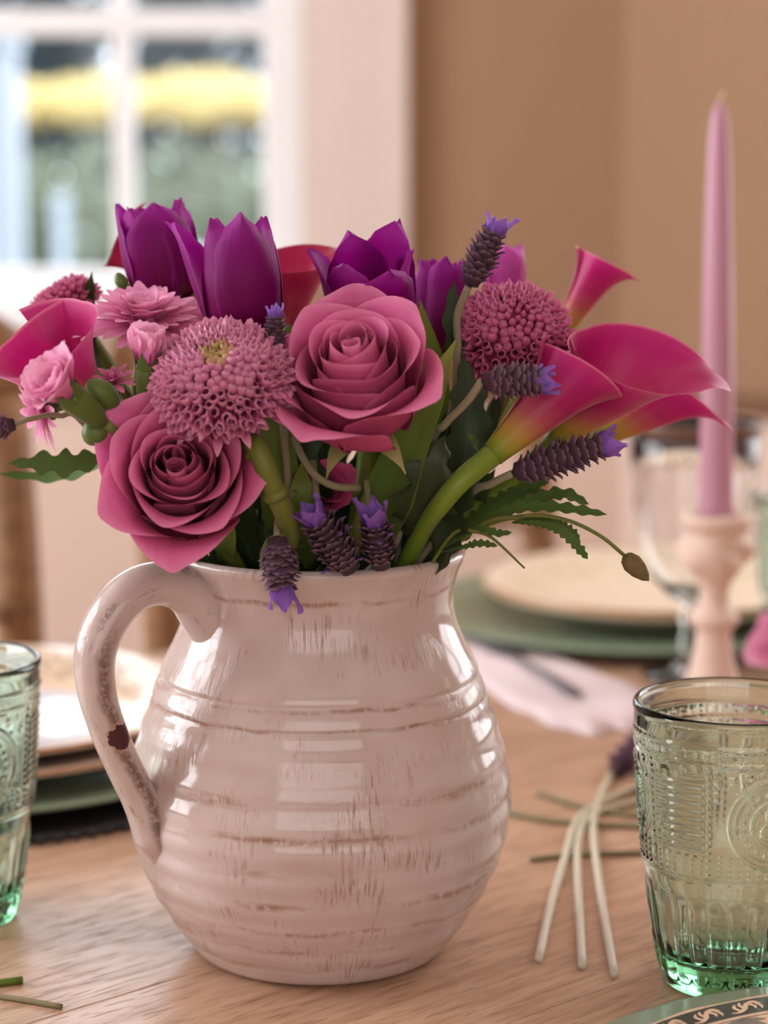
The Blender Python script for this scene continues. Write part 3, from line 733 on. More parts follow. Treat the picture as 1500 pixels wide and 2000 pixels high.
prof += [(.0665, .1943), (.0648, .1938), (.0632, .1915), (.0605, .184), (.058, .170), (.062, .155), (.070, .138), (.080, .11), (.0855, .08), (.083, .05), (.07, .025), (.05, .010), (1e-6, .008)]
link('body', lathe('body', prof, 120, M_pitch), pit)
HD = V((-.84, -.5426, 0)); HN = V((-.5426, .84, 0))
def on_handle(px, py):
    d = px_ray(px, py); A = V((PX, PY, 0)); t = (A - CAM).dot(HN) / d.dot(HN); return CAM + d * t
hp = [on_handle(*p) for p in ((430, 1235), (400, 1195), (372, 1158), (325, 1139), (268, 1150), (218, 1196), (187, 1268), (188, 1345), (211, 1425), (246, 1505), (283, 1580), (305, 1640), (322, 1690))]
inv = pit.matrix_basis.inverted()
def hr(s): 
    b = interp([(0, .0125), (.10, .0115), (.22, .0098), (.4, .0093), (.6, .0080), (.8, .0080), (.92, .0095), (1, .004)], s)
    return (b * 1.18, b)
link('handle', tube('handle', spline(hp, 10), hr, M_hand, 36, inv, HN), pit)

# ------------------------------------------------------------------ flower materials
M_rose = petal_mat('rose_petal', [(0, rgb(138, 26, 76)), (.55, rgb(194, 76, 128)), (.9, rgb(216, 102, 152)), (1, rgb(232, 136, 176))], .55, .22, .12, 26, .2, .06)  # pale rim stop puts the curled lip's highlight into the colour
M_sepal = petal_mat('rose_sepal', [(0, rgb(140, 142, 70)), (1, rgb(176, 160, 106))], .5, .2, .2, 20)
M_tulip = petal_mat('tulip_petal', [(0, rgb(92, 2, 52)), (.4, rgb(122, 3, 84)), (.8, rgb(146, 8, 124)), (1, rgb(172, 48, 156))], .46, .30, .5, 60, .18, .14, 0, .5)
M_tulip_p = petal_mat('pale_tulip_petal', [(0, rgb(190, 60, 150)), (1, rgb(216, 92, 190))], .4, .3, .4, 60, .3, .1, .1)
M_calla = petal_mat('calla_spathe', [(0, rgb(112, 136, 30)), (.10, rgb(166, 158, 50)), (.24, rgb(196, 148, 70)), (.42, rgb(192, 84, 96)), (.60, rgb(182, 34, 98)), (.85, rgb(182, 16, 104)), (.975, rgb(194, 40, 116)), (1, rgb(226, 124, 156))], .42, .25, .3, 70, .3, .16, .1)
M_calla_d = petal_mat('crimson_calla_spathe', [(0, rgb(190, 90, 100)), (.4, rgb(200, 70, 104)), (.75, rgb(176, 26, 80)), (1, rgb(166, 16, 70))], .42, .25, .3, 60, .3, .14, .1)
M_spadix = plain('yellow_spadix', rgb(232, 190, 60), .6, .15, 900, .3, .3)
M_mum = petal_mat('button_mum_floret', [(0, rgb(140, 36, 92)), (.5, rgb(206, 98, 148)), (1, rgb(244, 172, 200))], .5, .2, .1, 8, .25, .06)
M_mumc = petal_mat('button_mum_heart', [(0, rgb(170, 160, 60)), (.6, rgb(206, 186, 96)), (1, rgb(222, 160, 150))], .5, .2, .1, 8, .25, .06)
M_mum2 = petal_mat('deep_button_mum_floret', [(0, rgb(128, 26, 76)), (.5, rgb(194, 72, 122)), (1, rgb(232, 134, 172))], .5, .2, .1, 8, .25, .06)
M_core = plain('mum_core', rgb(150, 50, 92), .8, .2, 200, .1)
M_daisy = petal_mat('daisy_petal', [(0, rgb(200, 92, 146)), (.6, rgb(234, 138, 186)), (1, rgb(248, 180, 212))], .5, .3, .2, 14, .2, .06)
M_carn = petal_mat('carnation_petal', [(0, rgb(224, 90, 160)), (.6, rgb(240, 146, 194)), (1, rgb(248, 186, 214))], .55, .32, .2, 18, .2, .05)
M_carn_d = petal_mat('deep_carnation_petal', [(0, rgb(190, 60, 110)), (1, rgb(214, 90, 142))], .55, .3, .2, 18, .2, .05)
M_calyx = petal_mat('calyx_green', [(0, rgb(84, 104, 40)), (.7, rgb(88, 104, 46)), (1, rgb(70, 78, 34))], .42, 0, .3, 18, .35)
M_stem = petal_mat('olive_stem', [(0, rgb(112, 116, 48)), (1, rgb(92, 92, 36))], .5, 0, .3, 10, .3)
M_stem_c = petal_mat('calla_stem', [(0, rgb(116, 136, 40)), (1, rgb(84, 108, 30))], .4, 0, .2, 10, .35)
M_stem_l = petal_mat('grey_lavender_stem', [(0, rgb(150, 138, 110)), (1, rgb(128, 118, 84))], .7, 0, .3, 6, .15)
M_leaf = petal_mat('dark_leaf', [(0, rgb(40, 50, 26)), (1, rgb(54, 66, 34))], .45, .12, .4, 16, .3)  # dark green, deepened to imitate shade in the bouquet's centre
M_leaf_t = petal_mat('tulip_leaf', [(0, rgb(90, 110, 50)), (.7, rgb(104, 124, 52)), (1, rgb(140, 140, 60))], .45, .2, .5, 30, .3)
M_leaf_d = petal_mat('toothed_leaf', [(0, rgb(84, 104, 44)), (1, rgb(78, 104, 50))], .55, .2, .4, 12, .2)
M_bract = petal_mat('lavender_bract', [(0, rgb(70, 48, 56)), (.7, rgb(98, 70, 84)), (1, rgb(140, 108, 120))], .7, .15, .3, 8, .1)
M_tuft = petal_mat('violet_tuft', [(0, rgb(110, 60, 150)), (1, rgb(158, 112, 200))], .5, .3, .3, 10, .2)
M_dry = plain('dry_bud', rgb(120, 100, 70), .8, .25, 500, .1, .4)

MOUTH = V((PX, PY, TZ + .183))
def petal(name, mat, parent, S, W, al, rc, th, r0=0.0, z0=0.0, w_tab=None, edge=.25, ep=2.2, spiral=0.0, wob=0.0, ph=0.0, curl_u=0.0, nu=12, nv=14, m=None, scallop=0.0, nsc=7, point=0.0):
    NSTEP = 40; R, Z = [r0], [z0]
    for i in range(NSTEP):
        a = rad(sstep(al, (i + .5) / NSTEP)); R.append(R[-1] + S / NSTEP * sin(a)); Z.append(Z[-1] + S / NSTEP * cos(a))
    def smp(T, v):
        x = max(0, min(1, v)) * NSTEP; i = min(int(x), NSTEP - 1); return T[i] + (T[i + 1] - T[i]) * (x - i)
    w_tab = w_tab or [(0, .35), (.3, .85), (.6, 1), (1, .85)]
    def fn(u, v):
        uu = 2 * u - 1
        top = 1 - edge * abs(uu) ** ep
        if scallop: top -= scallop * (0.5 - .5 * cos(uu * nsc * pi + ph))
        if point: top = top * (1 - point) + point * exp(-(uu / .16) ** 2)
        vv = v * top
        a = uu * W * sstep(w_tab, vv) / rc
        r, z = smp(R, vv), smp(Z, vv)
        if curl_u: 
            k = curl_u * abs(uu) ** 3 * vv ** 2 * S; r += k
        if wob:
            k = wob * S * vv ** 3 * sin(3.2 * uu + ph + 2.1 * vv); r += k; z += .5 * wob * S * vv ** 3 * sin(5.1 * uu + 2 * ph)
        rr = r * (1 + spiral * uu)
        x = rr - rc * (1 - cos(a)); y = rc * sin(a)
        return (x * cos(th) - y * sin(th), x * sin(th) + y * cos(th), z)
    return link(name, grid(name, fn, nu, nv, mat), parent, m)
def stem(root, P, axis, mat, r, via=None, up=.03, spread=.045, nm='stem', r1=None):
    P = V(P); axis = V(axis).normalized(); d = V((P.x - MOUTH.x, P.y - MOUTH.y, 0)); L = d.length or 1; d = d / L
    mouth = MOUTH + d * min(spread, L * .6); bot = V((PX, PY, TZ + .03)) - d * .035
    pts = [P, P - axis * up] + [V(p) for p in (via or [])] + [mouth, bot]
    return link(nm, tube(nm, spline(pts, 7), r, mat, 10, root.matrix_basis.inverted()), root)
def leaf(root, pts, W, mat, nm='leaf', teeth=0, depth=0.0, fold=.25, n=None, wtab=None, up=None, wav=0.0):
    inv_ = root.matrix_basis.inverted(); P = spline([V(p) for p in pts], 8)
    nv = n or (teeth * 6 if teeth else 20); wtab = wtab or [(0, .12), (.15, .5), (.45, 1), (.75, .75), (1, .02)]
    cum = [0.0]
    for a, b in zip(P, P[1:]): cum.append(cum[-1] + (b - a).length)
    up = V(up) if up is not None else V((0, -.5, .85))
    def fn(u, v):
        s = v * cum[-1]; i = 0
        while i < len(P) - 2 and cum[i + 1] < s: i += 1
        t = (s - cum[i]) / max(cum[i + 1] - cum[i], 1e-9); p = P[i].lerp(P[i + 1], t)
        T = (P[min(i + 1, len(P) - 1)] - P[max(i - 1, 0)]).normalized(); side = T.cross(up).normalized(); nn = side.cross(T)
        uu = 2 * u - 1; w = W * interp(wtab, v)
        if teeth: w *= 1 - depth * abs(uu) ** 2 * (0.5 + .5 * cos(2 * pi * teeth * v)) 
        q = p + side * (uu * w) + nn * (fold * abs(uu) * w + wav * W * sin(9 * v + 2.5 * uu) * abs(uu))
        return tuple(inv_ @ q)
    return link(nm, grid(nm, fn, 6, nv, mat), root)

# ------------------------------------------------------------------ roses
def rose(label, px, py, Y, axis, R, roll, seed, opened=1.0, N=27, hk=1.30, fe=1.05, via=None):
    axis = V(axis).normalized(); H = hk * R; base = at(px, py, Y) - axis * (H * .55)
    root = thing('rose', label, 'rose', frame(base, axis, (0, 0, 1), roll), 'mauve pink roses')
    r_ = random.Random(seed)
    for k in range(N):
        f = k / (N - 1); th = k * 2.3999 + r_.uniform(-.15, .15)
        Rk = R * (.085 + .70 * f ** fe)
        om = 2.7 - 1.65 * f ** .8
        S = H * (1.10 - .10 * f) if f < .5 else H * (1.05 + .28 * (f - .5))
        mid = -6 + 20 * f * opened; lean = -16 + 58 * f ** 1.4 * opened; curl = lean + (10 + 105 * max(0, f - .22) ** .8) * opened
        al = [(0, 60 + 22 * f), (.14 + .10 * f, 45 + 20 * f), (.48, mid), (.78, lean), (.90, lean * .5 + curl * .5), (1, curl)]
        # radius reached at half length
        rr = 0
        for i in range(20): rr += S * .5 / 20 * sin(rad(sstep(al, (i + .5) / 40)))
        r0 = max(0.0, Rk - rr)
        petal('petal', M_rose, root, S, om * max(Rk, .2 * R), al, max(Rk * 1.05, .004) * (1 + .25 * f), th, r0, 0, [(0, .45), (.35, .95), (.6, 1.0), (.85, .98), (1, .9)], .16 + .12 * f, 2.6, .10 * (1 - .4 * f), .010 + .030 * f, r_.uniform(0, 6), .02 * f, 22, 20, point=.07 * max(0, f - .35))
    link('receptacle', lathe('receptacle', [(1e-6, -.012), (.0045, -.011), (.0062, -.006), (.0075, 0), (R * .3, .004), (R * .3, .006), (1e-6, .008)], 20, M_sepal), root)
    for i in range(5): petal('sepal', M_sepal, root, R * .8, R * .17, [(0, 80), (.4, 100), (1, 150)], R * .3, i * 1.2566 + .4, .004, -.003, [(0, .8), (.3, 1), (1, .05)], 0, 2, nu=6, nv=8)
    stem(root, base - axis * .008, axis, M_stem, [(0, .0034), (1, .0030)], via)
    return root
rose('open mauve-pink rose in the middle, above the pitcher rim', 694, 727, -.072, (-.10, -.66, .74), .0368, rad(200), 7, .95, 19, 1.40, .82)
rose('open mauve-pink rose hanging low at left, over the pitcher handle', 351, 922, -.080, (.02, -.90, .43), .0355, rad(35), 12, 1.0, 24)

# ------------------------------------------------------------------ tulips
TW = [(0, .42), (.2, .78), (.5, 1.0), (.75, .86), (.9, .5), (.97, .2), (1, .02)]
def tulip(label, b, top, S, W, Rc, opens, mat=M_tulip, roll=0.0, group='purple tulips', seed=1, flare=None):
    P, T = at(*b), at(*top); axis = (T - P).normalized(); root = thing('tulip', label, 'tulip', frame(P, axis, (0, -1, 0), roll), group)
    r_ = random.Random(seed)
    for i in range(6):
        inner = i >= 3; th = (i % 3) * 2.0944 + (1.0472 if inner else 0) + r_.uniform(-.12, .12)
        op = opens * (.55 if inner else 1) + r_.uniform(-4, 4)
        if flare and i in flare: op = flare[i]
        s = S * (.97 if inner else 1) * r_.uniform(.96, 1.04); rr = Rc * (.84 if inner else 1)
        petal('petal', mat, root, s, W * (1 if inner else 1.05), [(0, 82), (.14, 62), (.38, 8 + op * .25), (.75, op * .6 - 6), (1, op)], rr * 1.02, th, .001, 0, TW, 0, 2, 0, .02, r_.uniform(0, 6), -.05, 14, 20)
    stem(root, P, axis, M_stem_c, .0032)
    return root, P, axis
t1, _, _ = tulip('purple tulip at back left against the window, one petal standing up', (330, 592, .03), (290, 400, .03), .0560, .0185, .0215, 2, roll=.35, seed=3, flare={1: 24})
t2, _, _ = tulip('tall purple tulip left of centre with a petal flaring left', (480, 660, -.03), (462, 430, -.03), .0635, .0150, .0200, -8, roll=.18, seed=5, flare={2: 34, 4: 4})
t3, _, _ = tulip('wide open purple tulip behind the middle rose', (725, 668, -.01), (712, 470, -.03), .058, .0180, .0275, 26, roll=.5, seed=8)
t4, _, _ = tulip('narrow dark purple tulip right of the wide open one', (848, 690, .02), (862, 500, .02), .052, .0130, .0085, -12, roll=.2, seed=11)
t5, _, _ = tulip('small pale magenta tulip blurred at the back behind the lavender', (985, 575, .12), (985, 480, .12), .030, .012, .014, 10, M_tulip_p, seed=13)

# ------------------------------------------------------------------ calla lilies
def calla(label, b, mth_, tip, R, mat=M_calla, tipl=.22, p=1.9, flare=.35, roll=0.0, spadix=False, low=.76, r0=.0042, stem_via=None, group='magenta calla lilies', over=.16, lip=1.0, spl=0.0):
    P, Q, T = at(*b), at(*mth_), at(*tip); axis = (Q - P); L = axis.length; axis.normalize()
    root = thing('calla_lily', label, 'calla lily', frame(P, axis, T - Q, roll), group)
    def fn(u, v):
        ph = (2 * u - 1) * pi * 1.10; c = (cos(ph) + 1) / 2; g = exp(-(ph / .42) ** 2)
        Lp = L * (low + (1 - low) * 1.25 * c + tipl * g); t = v
        r = r0 + (R - r0) * (t ** p) * (1 + over * ph / pi) + .0012 * t
        fl = max(0, (t - .62) / .38) ** 2
        r += fl * R * flare * (.45 + .55 * c) + fl * R * .35 * max(0, abs(ph) / pi - .75) * 3
        x, y, z = r * cos(ph), r * sin(ph), Lp * t
        x += g * fl * R * .75 * lip; z -= g * fl * fl * R * .55 * lip + fl * fl * R * .25 * flare
        y *= 1 - .35 * g * fl * lip
        return (x, y, z)
    link('spathe', grid('spathe', fn, 56, 32, mat), root)
    if spadix: link('spadix', tube('spadix', [V((0, 0, .1 * L)), V((0, 0, .5 * L)), V((.001, 0, (.86 + spl) * L)), V((.001, 0, (.93 + spl * 1.2) * L))], [(0, .002), (.8, .0026), (1, .0008)], M_spadix, 10), root)
    stem(root, P + axis * .002, axis, M_stem_c, [(0, .0054), (.2, .0042), (1, .0042)], stem_via)
    return root
calla('front magenta calla lily at right with a yellow-green throat, seen from outside', (962, 888, -.05), (1150, 714, -.035), (1240, 790, -.035), .0150, tipl=.02, p=1.15, flare=.22, roll=.0, low=.88, r0=.0056, lip=.1)
calla('largest magenta calla lily, open towards the candle', (1088, 862, -.01), (1294, 670, -.027), (1430, 655, -.022), .0225, tipl=.14, p=1.25, flare=.25, low=.62, r0=.0055)
calla('lower right calla lily whose pointed tip crosses the candle', (1170, 856, .045), (1360, 762, .05), (1470, 800, .05), .0125, tipl=.22, p=1.2, flare=.2, r0=.0050)
calla('slim calla lily rising behind the right button chrysanthemum', (1090, 660, .09), (1186, 506, .09), (1275, 565, .088), .0105, tipl=.10, p=1.3, flare=.2, low=.96)
calla('magenta calla lily at the left edge with its mouth open to the left', (212, 832, .0), (62, 640, -.052), (-60, 640, -.09), .0215, tipl=.15, p=1.5, flare=.25, roll=.6)
calla('crimson calla lily standing behind the tall purple tulip', (570, 640, .05), (590, 488, .045), (640, 420, .05), .0165, M_calla_d, .16, 1.3, .2, group='crimson calla lilies')
calla('crimson calla lily tip peeping out behind the back left tulip', (330, 560, .075), (226, 446, .075), (180, 410, .075), .0110, M_calla_d, .08, 1.3, .2, group='crimson calla lilies')
calla('crimson calla lily with a yellow spadix just behind the middle rose', (716, 720, -.02), (706, 592, -.040), (760, 590, -.04), .0110, M_calla_d, .06, 1.3, .25, spadix=True, spl=.26, group='crimson calla lilies')

# ------------------------------------------------------------------ button chrysanthemums
def floret_mesh(name, mat, closed=False):
    pf = [(0, .26), (.35, .46), (.72, .50), (1.0, .14)] if closed else [(0, .26), (.35, .46), (.75, .50), (1.0, .34)]
    vs_, fs, uv = [], [], []
    for j, (z, r) in enumerate(pf):
        for i in range(6):
            a = 2 * pi * i / 6; zz = z * (1 + (.28 * cos(a) if j == 3 else 0))
            vs_.append((r * cos(a), r * sin(a) * .9, zz)); uv.append((i / 6, j / 3))
    for j in range(3):
        for i in range(6):
            a, b = j * 6 + i, j * 6 + (i + 1) % 6; fs.append((a, b, b + 6, a + 6))
    return mesh(name, vs_, fs, mat, uv)
FL1, FL2, FLC = floret_mesh('floret', M_mum), floret_mesh('floret', M_mum2), floret_mesh('floret', M_mumc, True)
CLOSED = {FL1.name: floret_mesh('floret', M_mum, True), FL2.name: floret_mesh('floret', M_mum2, True)}
def button_mum(label, px, py, Y, axis, R, N, me, skirt, seed, heart=True, flat=.72, maxang=112, stem_r=.0045, via=None):
    axis = V(axis).normalized(); c = at(px, py, Y); base = c - axis * (R * .5)
    root = thing('button_chrysanthemum', label, 'chrysanthemum', frame(base, axis), 'pink button chrysanthemums')
    Rc = R * .80
    link('core', lathe('core', [(1e-6, -.25 * R)] + [(Rc * cos(a) * 1.0, .12 * R + Rc * flat * sin(a)) for a in [rad(x) for x in range(-20, 90, 10)]] + [(1e-6, .12 * R + Rc * flat)], 24, M_core), root)
    r_ = random.Random(seed); cm = cos(rad(maxang))
    for i in range(N):
        f = (i + .5) / N; cz = 1 - (1 - cm) * (f * .8 + .2 * f * f); pol = math.acos(cz); az = i * 2.39996 + r_.uniform(-.05, .05)
        d = V((sin(pol) * cos(az), sin(pol) * sin(az), cos(pol) * (flat if cz > 0 else .6)))
        p = d * Rc + V((0, 0, .12 * R))
        nrm = V((sin(pol) * cos(az), sin(pol) * sin(az), cos(pol) / flat)).normalized()
        sc = R * (.10 + .085 * min(1, pol / .7)) * r_.uniform(.9, 1.1); ln = R * (.15 + .10 * min(1, pol / .9)) * r_.uniform(.9, 1.12)
        if heart and pol < .40: p = p - nrm * (R * .09 * (1 - pol / .40)); sc *= 1.15
        dr = (nrm + V((0, 0, .45 if pol < 1.3 else .1)) + V((r_.gauss(0, .1), r_.gauss(0, .1), r_.gauss(0, .1)))).normalized()
        m = frame(p, dr, V((cos(az), sin(az), -.3))) @ Matrix.Diagonal((sc, sc, ln, 1))
        link('floret', FLC if (heart and pol < .30) else (CLOSED[me.name] if pol < .95 + r_.uniform(-.2, .2) else me), root, m)
    mm_ = me.materials[0]
    for i in range(skirt):
        petal('ray_petal', mm_, root, R * r_.uniform(.42, .58), R * .085, [(0, 95), (.5, 112), (1, 135)], R * .10, i * 2 * pi / skirt + r_.uniform(-.1, .1), R * .66, -.06 * R + r_.uniform(-.1, .05) * R, [(0, .6), (.6, 1), (1, .2)], .15, nu=4, nv=6)
    link('calyx', lathe('calyx', [(1e-6, -.42 * R), (.12 * R, -.40 * R), (.34 * R, -.30 * R), (.52 * R, -.12 * R), (.5 * R, 0), (1e-6, .02 * R)], 20, M_calyx), root)
    stem(root, base - axis * (R * .38), axis, M_stem, [(0, stem_r), (1, stem_r * .9)], via)
    return root
bm1 = button_mum('pink button chrysanthemum with a yellow-green heart, between the two roses', 428, 714, -.082, (-.10, -.60, .79), .0286, 300, FL1, 12, 2, maxang=102, stem_r=.0050, via=[at(497, 868, -.080), at(532, 950, -.082), at(566, 1045, -.062)])
for p_, q_ in (((500, 876, -.080), (508, 893, -.0805)), ((534, 955, -.082), (541, 972, -.0805))):
    A_, B_ = at(*p_), at(*q_); link('node', tube('node', [A_, A_.lerp(B_, .5), B_], [(0, .0050), (.5, .0064), (1, .0050)], M_stem, 12, bm1.matrix_basis.inverted()), bm1)
bm2 = button_mum('deep pink button chrysanthemum on the right beside the lavender spike', 1010, 632, .0, (.12, -.62, .78), .0268, 270, FL2, 14, 4, heart=False, flat=.8)
bm3 = button_mum('dusky pink button chrysanthemum at far left against the window sill', 112, 580, .04, (-.55, -.05, .83), .0175, 180, FL2, 14, 6, heart=False)

# ------------------------------------------------------------------ daisy chrysanthemums
def daisy(label, px, py, Y, axis, R, n, seed, layers=3, via=None, half=None):
    axis = V(axis).normalized(); base = at(px, py, Y)
    root = thing('daisy_chrysanthemum', label, 'chrysanthemum', frame(base, axis), 'pink daisy chrysanthemums')
    r_ = random.Random(seed)
    for l in range(layers):
        k = n - l * 3; el = 84 - l * 17
        for i in range(k):
            th = 2 * pi * (i + .5 * l) / k + r_.uniform(-.08, .08)
            petal('petal', M_daisy, root, R * (1 - .17 * l) * r_.uniform(.9, 1.06), R * .135, [(0, el - 28), (.4, el + r_.uniform(-8, 8)), (1, el + 14 + r_.uniform(-10, 10))], R * .17, th, R * .06, .0015 * l, [(0, .35), (.3, .8), (.75, 1), (1, .75)], .26, 2, nu=6, nv=9)
    for i in range(14): petal('inner_petal', M_daisy, root, R * .34, R * .07, [(0, 10), (1, -14)], R * .09, i * 2.4, R * .02 + R * .012 * i, .003, [(0, .5), (.6, 1), (1, .3)], .2, nu=4, nv=6)
    link('calyx', lathe('calyx', [(1e-6, -.3 * R), (.12 * R, -.28 * R), (.3 * R, -.1 * R), (.26 * R, .02 * R), (1e-6, .04 * R)], 18, M_calyx), root)
    stem(root, base - axis * (R * .28), axis, M_stem, .0026, via)
    return root
dz1 = daisy('pink many-petalled daisy chrysanthemum in front of the back left tulip', 281, 648, -.004, (.06, -.30, .95), .0325, 24, 3, 5)
dz2 = daisy('small pink daisy chrysanthemum standing between the carnation bud and open carnation', 222, 752, -.03, (-.1, -.3, .9), .0125, 11, 5, 2)
dz3 = daisy('lilac-pink daisy chrysanthemum hanging below the open carnation at far left', 92, 800, -.01, (-.75, -.35, -.2), .0190, 13, 8, 2)

# ------------------------------------------------------------------ mini carnations and buds
def carnation(label, px, py, Y, axis, R, n, seed, mat=M_carn, opens=1.0, cal=1.0, via=None, to_stem=True, group='mini carnations'):
    axis = V(axis).normalized(); c = at(px, py, Y); L = .026 * cal; base = c - axis * (R * .55 + L)
    root = thing('mini_carnation', label, 'carnation', frame(base, axis), group); r_ = random.Random(seed)
    link('calyx', lathe('calyx', [(1e-6, 0), (.0026 * cal, .0005), (.0048 * cal, .006 * cal), (.0060 * cal, .015 * cal), (.0064 * cal, L * .92), (.0052 * cal, L * .95), (1e-6, L * .8)], 20, M_calyx), root)
    for i in range(5): petal('calyx_tooth', M_calyx, root, .012 * cal, .0040 * cal, [(0, 5), (1, 14)], .0062 * cal, i * 1.2566, .0062 * cal, L * .78, [(0, 1), (.4, .8), (1, .03)], 0, nu=4, nv=6)
    for k in range(n):
        f = k / max(1, n - 1); th = k * 2.39996 + r_.uniform(-.2, .2); o = opens * (.15 + .85 * f)
        S = R * (1.18 + .25 * f)
        petal('petal', mat, root, S, R * (.52 + .22 * f), [(0, 8), (.35, 4 + 34 * o), (.75, 2 + 68 * o), (1, -12 + 100 * o)], R * (.42 + .4 * f), th, .0015 + .002 * f, L * .8, [(0, .3), (.35, .55), (.8, 1), (1, 1)], .18, 2.4, 0, .05 + .05 * o, r_.uniform(0, 6), 0, 14, 12, None, .05, 6)
    if to_stem: stem(root, base, axis, M_stem, .0024, via)
    return root
k1 = carnation('open light pink mini carnation at left below the calla lily', 98, 742, -.100, (-.55, -.58, .58), .0160, 14, 4, opens=.75, cal=1.0, via=[at(205, 850, -.05)])
k2 = carnation('half-opened light pink carnation bud above the button chrysanthemum', 290, 668, -.072, (.08, -.25, .95), .0142, 9, 6, opens=.16, cal=.85)
k3 = carnation('deep pink mini carnation in the shade under the middle rose', 640, 955, -.03, (.1, -.85, .3), .0150, 12, 9, M_carn_d, .7)
k4 = carnation('pink mini carnation tucked between the daisy chrysanthemum and tall tulip', 384, 622, .004, (.1, -.5, .85), .0135, 12, 10, opens=.8)
def bud(label, b, t, w, cat='carnation bud', via=None, mat=M_calyx):
    P, Q = at(*b), at(*t); ax = (Q - P); L = ax.length; root = thing('green_bud', label, cat, frame(P, ax), 'closed green buds')
    link('calyx', lathe('calyx', [(1e-6, 0), (w * .55, .03 * L), (w * .95, .3 * L), (w, .5 * L), (w * .85, .72 * L), (w * .45, .93 * L), (1e-6, L)], 18, mat), root)
    for i in range(4): petal('bract', mat, root, L * .62, w * .75, [(0, 50), (.35, 6), (1, -16)], w * 1.02, i * 1.571 + .5, w * .35, -.004 * 0, [(0, .5), (.4, 1), (1, .03)], 0, nu=6, nv=8)
    stem(root, P, ax, M_stem, .0018, via, .012)
    return root
bud('closed green carnation bud pointing up-left beside the open carnation', (228, 795, -.07), (170, 744, -.078), .0060)
bud('lower closed green carnation bud just above the low rose', (200, 862, -.075), (170, 826, -.08), .0060)
bud('small dark green bud in front of the window beside the back tulip', (245, 565, .02), (228, 533, .02), .0030)

# ------------------------------------------------------------------ lavender
BR = grid('bract', lambda u, v: (.5 * sin((2 * u - 1) * 1.25) * interp([(0, .6), (.45, 1), (.8, .85), (1, .3)], v), -.28 * cos((2 * u - 1) * 1.25) * (.6 + .5 * v) + .28 - .30 * v ** 2.5 , v), 4, 4, M_bract)
def tuft_petals(root, m, R, n, seed):
    r_ = random.Random(seed)
    for i in range(n): petal('tuft_petal', M_tuft, root, R * r_.uniform(1.5, 2.2), R * .72, [(0, 50), (.5, 16), (1, r_.uniform(-5, 35))], R * .8, i * 2 * pi / n + .3, R * .1, 0, [(0, .4), (.5, 1), (1, .1)], 0, 2, 0, .08, r_.uniform(0, 6), nu=6, nv=8, m=m)
def lavender(label, b, t, R, stem_px, tuft='tip', seed=1, rows=8, per=6, sr=.0018, to_mouth=True, ntuft=4):
    P, Q = at(*b), at(*t); ax = Q - P; L = ax.length; root = thing('lavender_spike', label, 'lavender', frame(P, ax), 'lavender spikes'); r_ = random.Random(seed)
    rows += 2
    link('core', lathe('core', [(1e-6, 0), (R * .5, .05 * L), (R * .66, .5 * L), (R * .45, .92 * L), (1e-6, L)], 10, M_bract), root)
    for j in range(rows):
        f = (j + .3) / rows; rr = R * interp([(0, .55), (.2, .95), (.6, 1), (1, .6)], f)
        for i in range(per):
            a = 2 * pi * (i + .5 * (j % 2)) / per + r_.uniform(-.15, .15); p = V((rr * .62 * cos(a), rr * .62 * sin(a), f * L * .93))
            s = R * r_.uniform(.85, 1.15)
            m = frame(p, V((cos(a) * .34, sin(a) * .34, .94)), V((-sin(a), cos(a), 0))) @ Matrix.Diagonal((s * .85, s * .7, s * .72, 1))
            link('bract', BR, root, m)
    if tuft in ('tip', 'both'): tuft_petals(root, Matrix.Translation((0, 0, L * .88)), R, ntuft, seed)
    if tuft == 'base': tuft_petals(root, Matrix.Translation((0, 0, L * .30)) @ Matrix.Rotation(pi, 4, 'X'), R * 1.15, ntuft + 1, seed)
    if tuft == 'mid':
        for h in (.62, .78): tuft_petals(root, Matrix.Translation((0, 0, L * h)), R * .9, ntuft, seed + int(h * 10))
    for i in range(5):
        a = r_.uniform(0, 6.28); h = r_.uniform(.2, .9) * L
        petal('floret', M_tuft, root, R * .5, R * .2, [(0, 60), (1, 95)], R * .3, a, R * .85, h, [(0, .5), (.6, 1), (1, .3)], 0, nu=4, nv=4)
    pts = [P] + [at(*s) for s in stem_px]
    if to_mouth: pts += [MOUTH + V(((pts[-1].x - MOUTH.x) * .5, (pts[-1].y - MOUTH.y) * .5, -.02)), V((PX, PY, TZ + .05))]
    link('stem', tube('stem', spline(pts, 7), sr, M_stem_l, 8, root.matrix_basis.inverted()), root)
    return root
lv1 = lavender('dark lavender spike with a violet top, upright above the right button chrysanthemum', (915, 560, -.02), (962, 458, -.02), .0080, [(893, 620, -.015), (893, 700, -.01), (870, 850, -.01)], 'tip', 1, 8, 6)
lv2 = lavender('lavender spike lying sideways in front of the largest calla lily', (940, 745, -.065), (1052, 742, -.065), .0082, [(912, 785, -.06), (868, 830, -.05), (835, 885, -.04)], 'mid', 2, 7, 7)
lv3 = lavender('long lavender spike reaching right below the calla lilies', (1000, 925, -.045), (1175, 870, -.045), .0088, [(960, 945, -.04), (900, 985, -.03)], 'both', 3, 9, 7)
lv4 = lavender('lavender spike leaning on the rim in the middle, left of its twin', (690, 1118, -.066), (622, 1020, -.072), .0092, [(650, 1060, -.06), (622, 985, -.055), (612, 900, -.045)], 'tip', 4, 8, 7, .0015, False, 5)
lv5 = lavender('short lavender spike leaning on the rim in the middle, right of its twin', (746, 1112, -.064), (733, 1028, -.070), .0080, [(735, 1060, -.06), (722, 1000, -.05), (716, 940, -.04)], 'tip', 5, 6, 6, .0015, False, 5)
lv6 = lavender('lavender spike hanging head down over the pitcher rim', (540, 1046, -.072), (549, 1140, -.077), .0086, [(545, 1010, -.062), (575, 960, -.05)], 'tip', 6, 7, 7, .0015, False, 4)
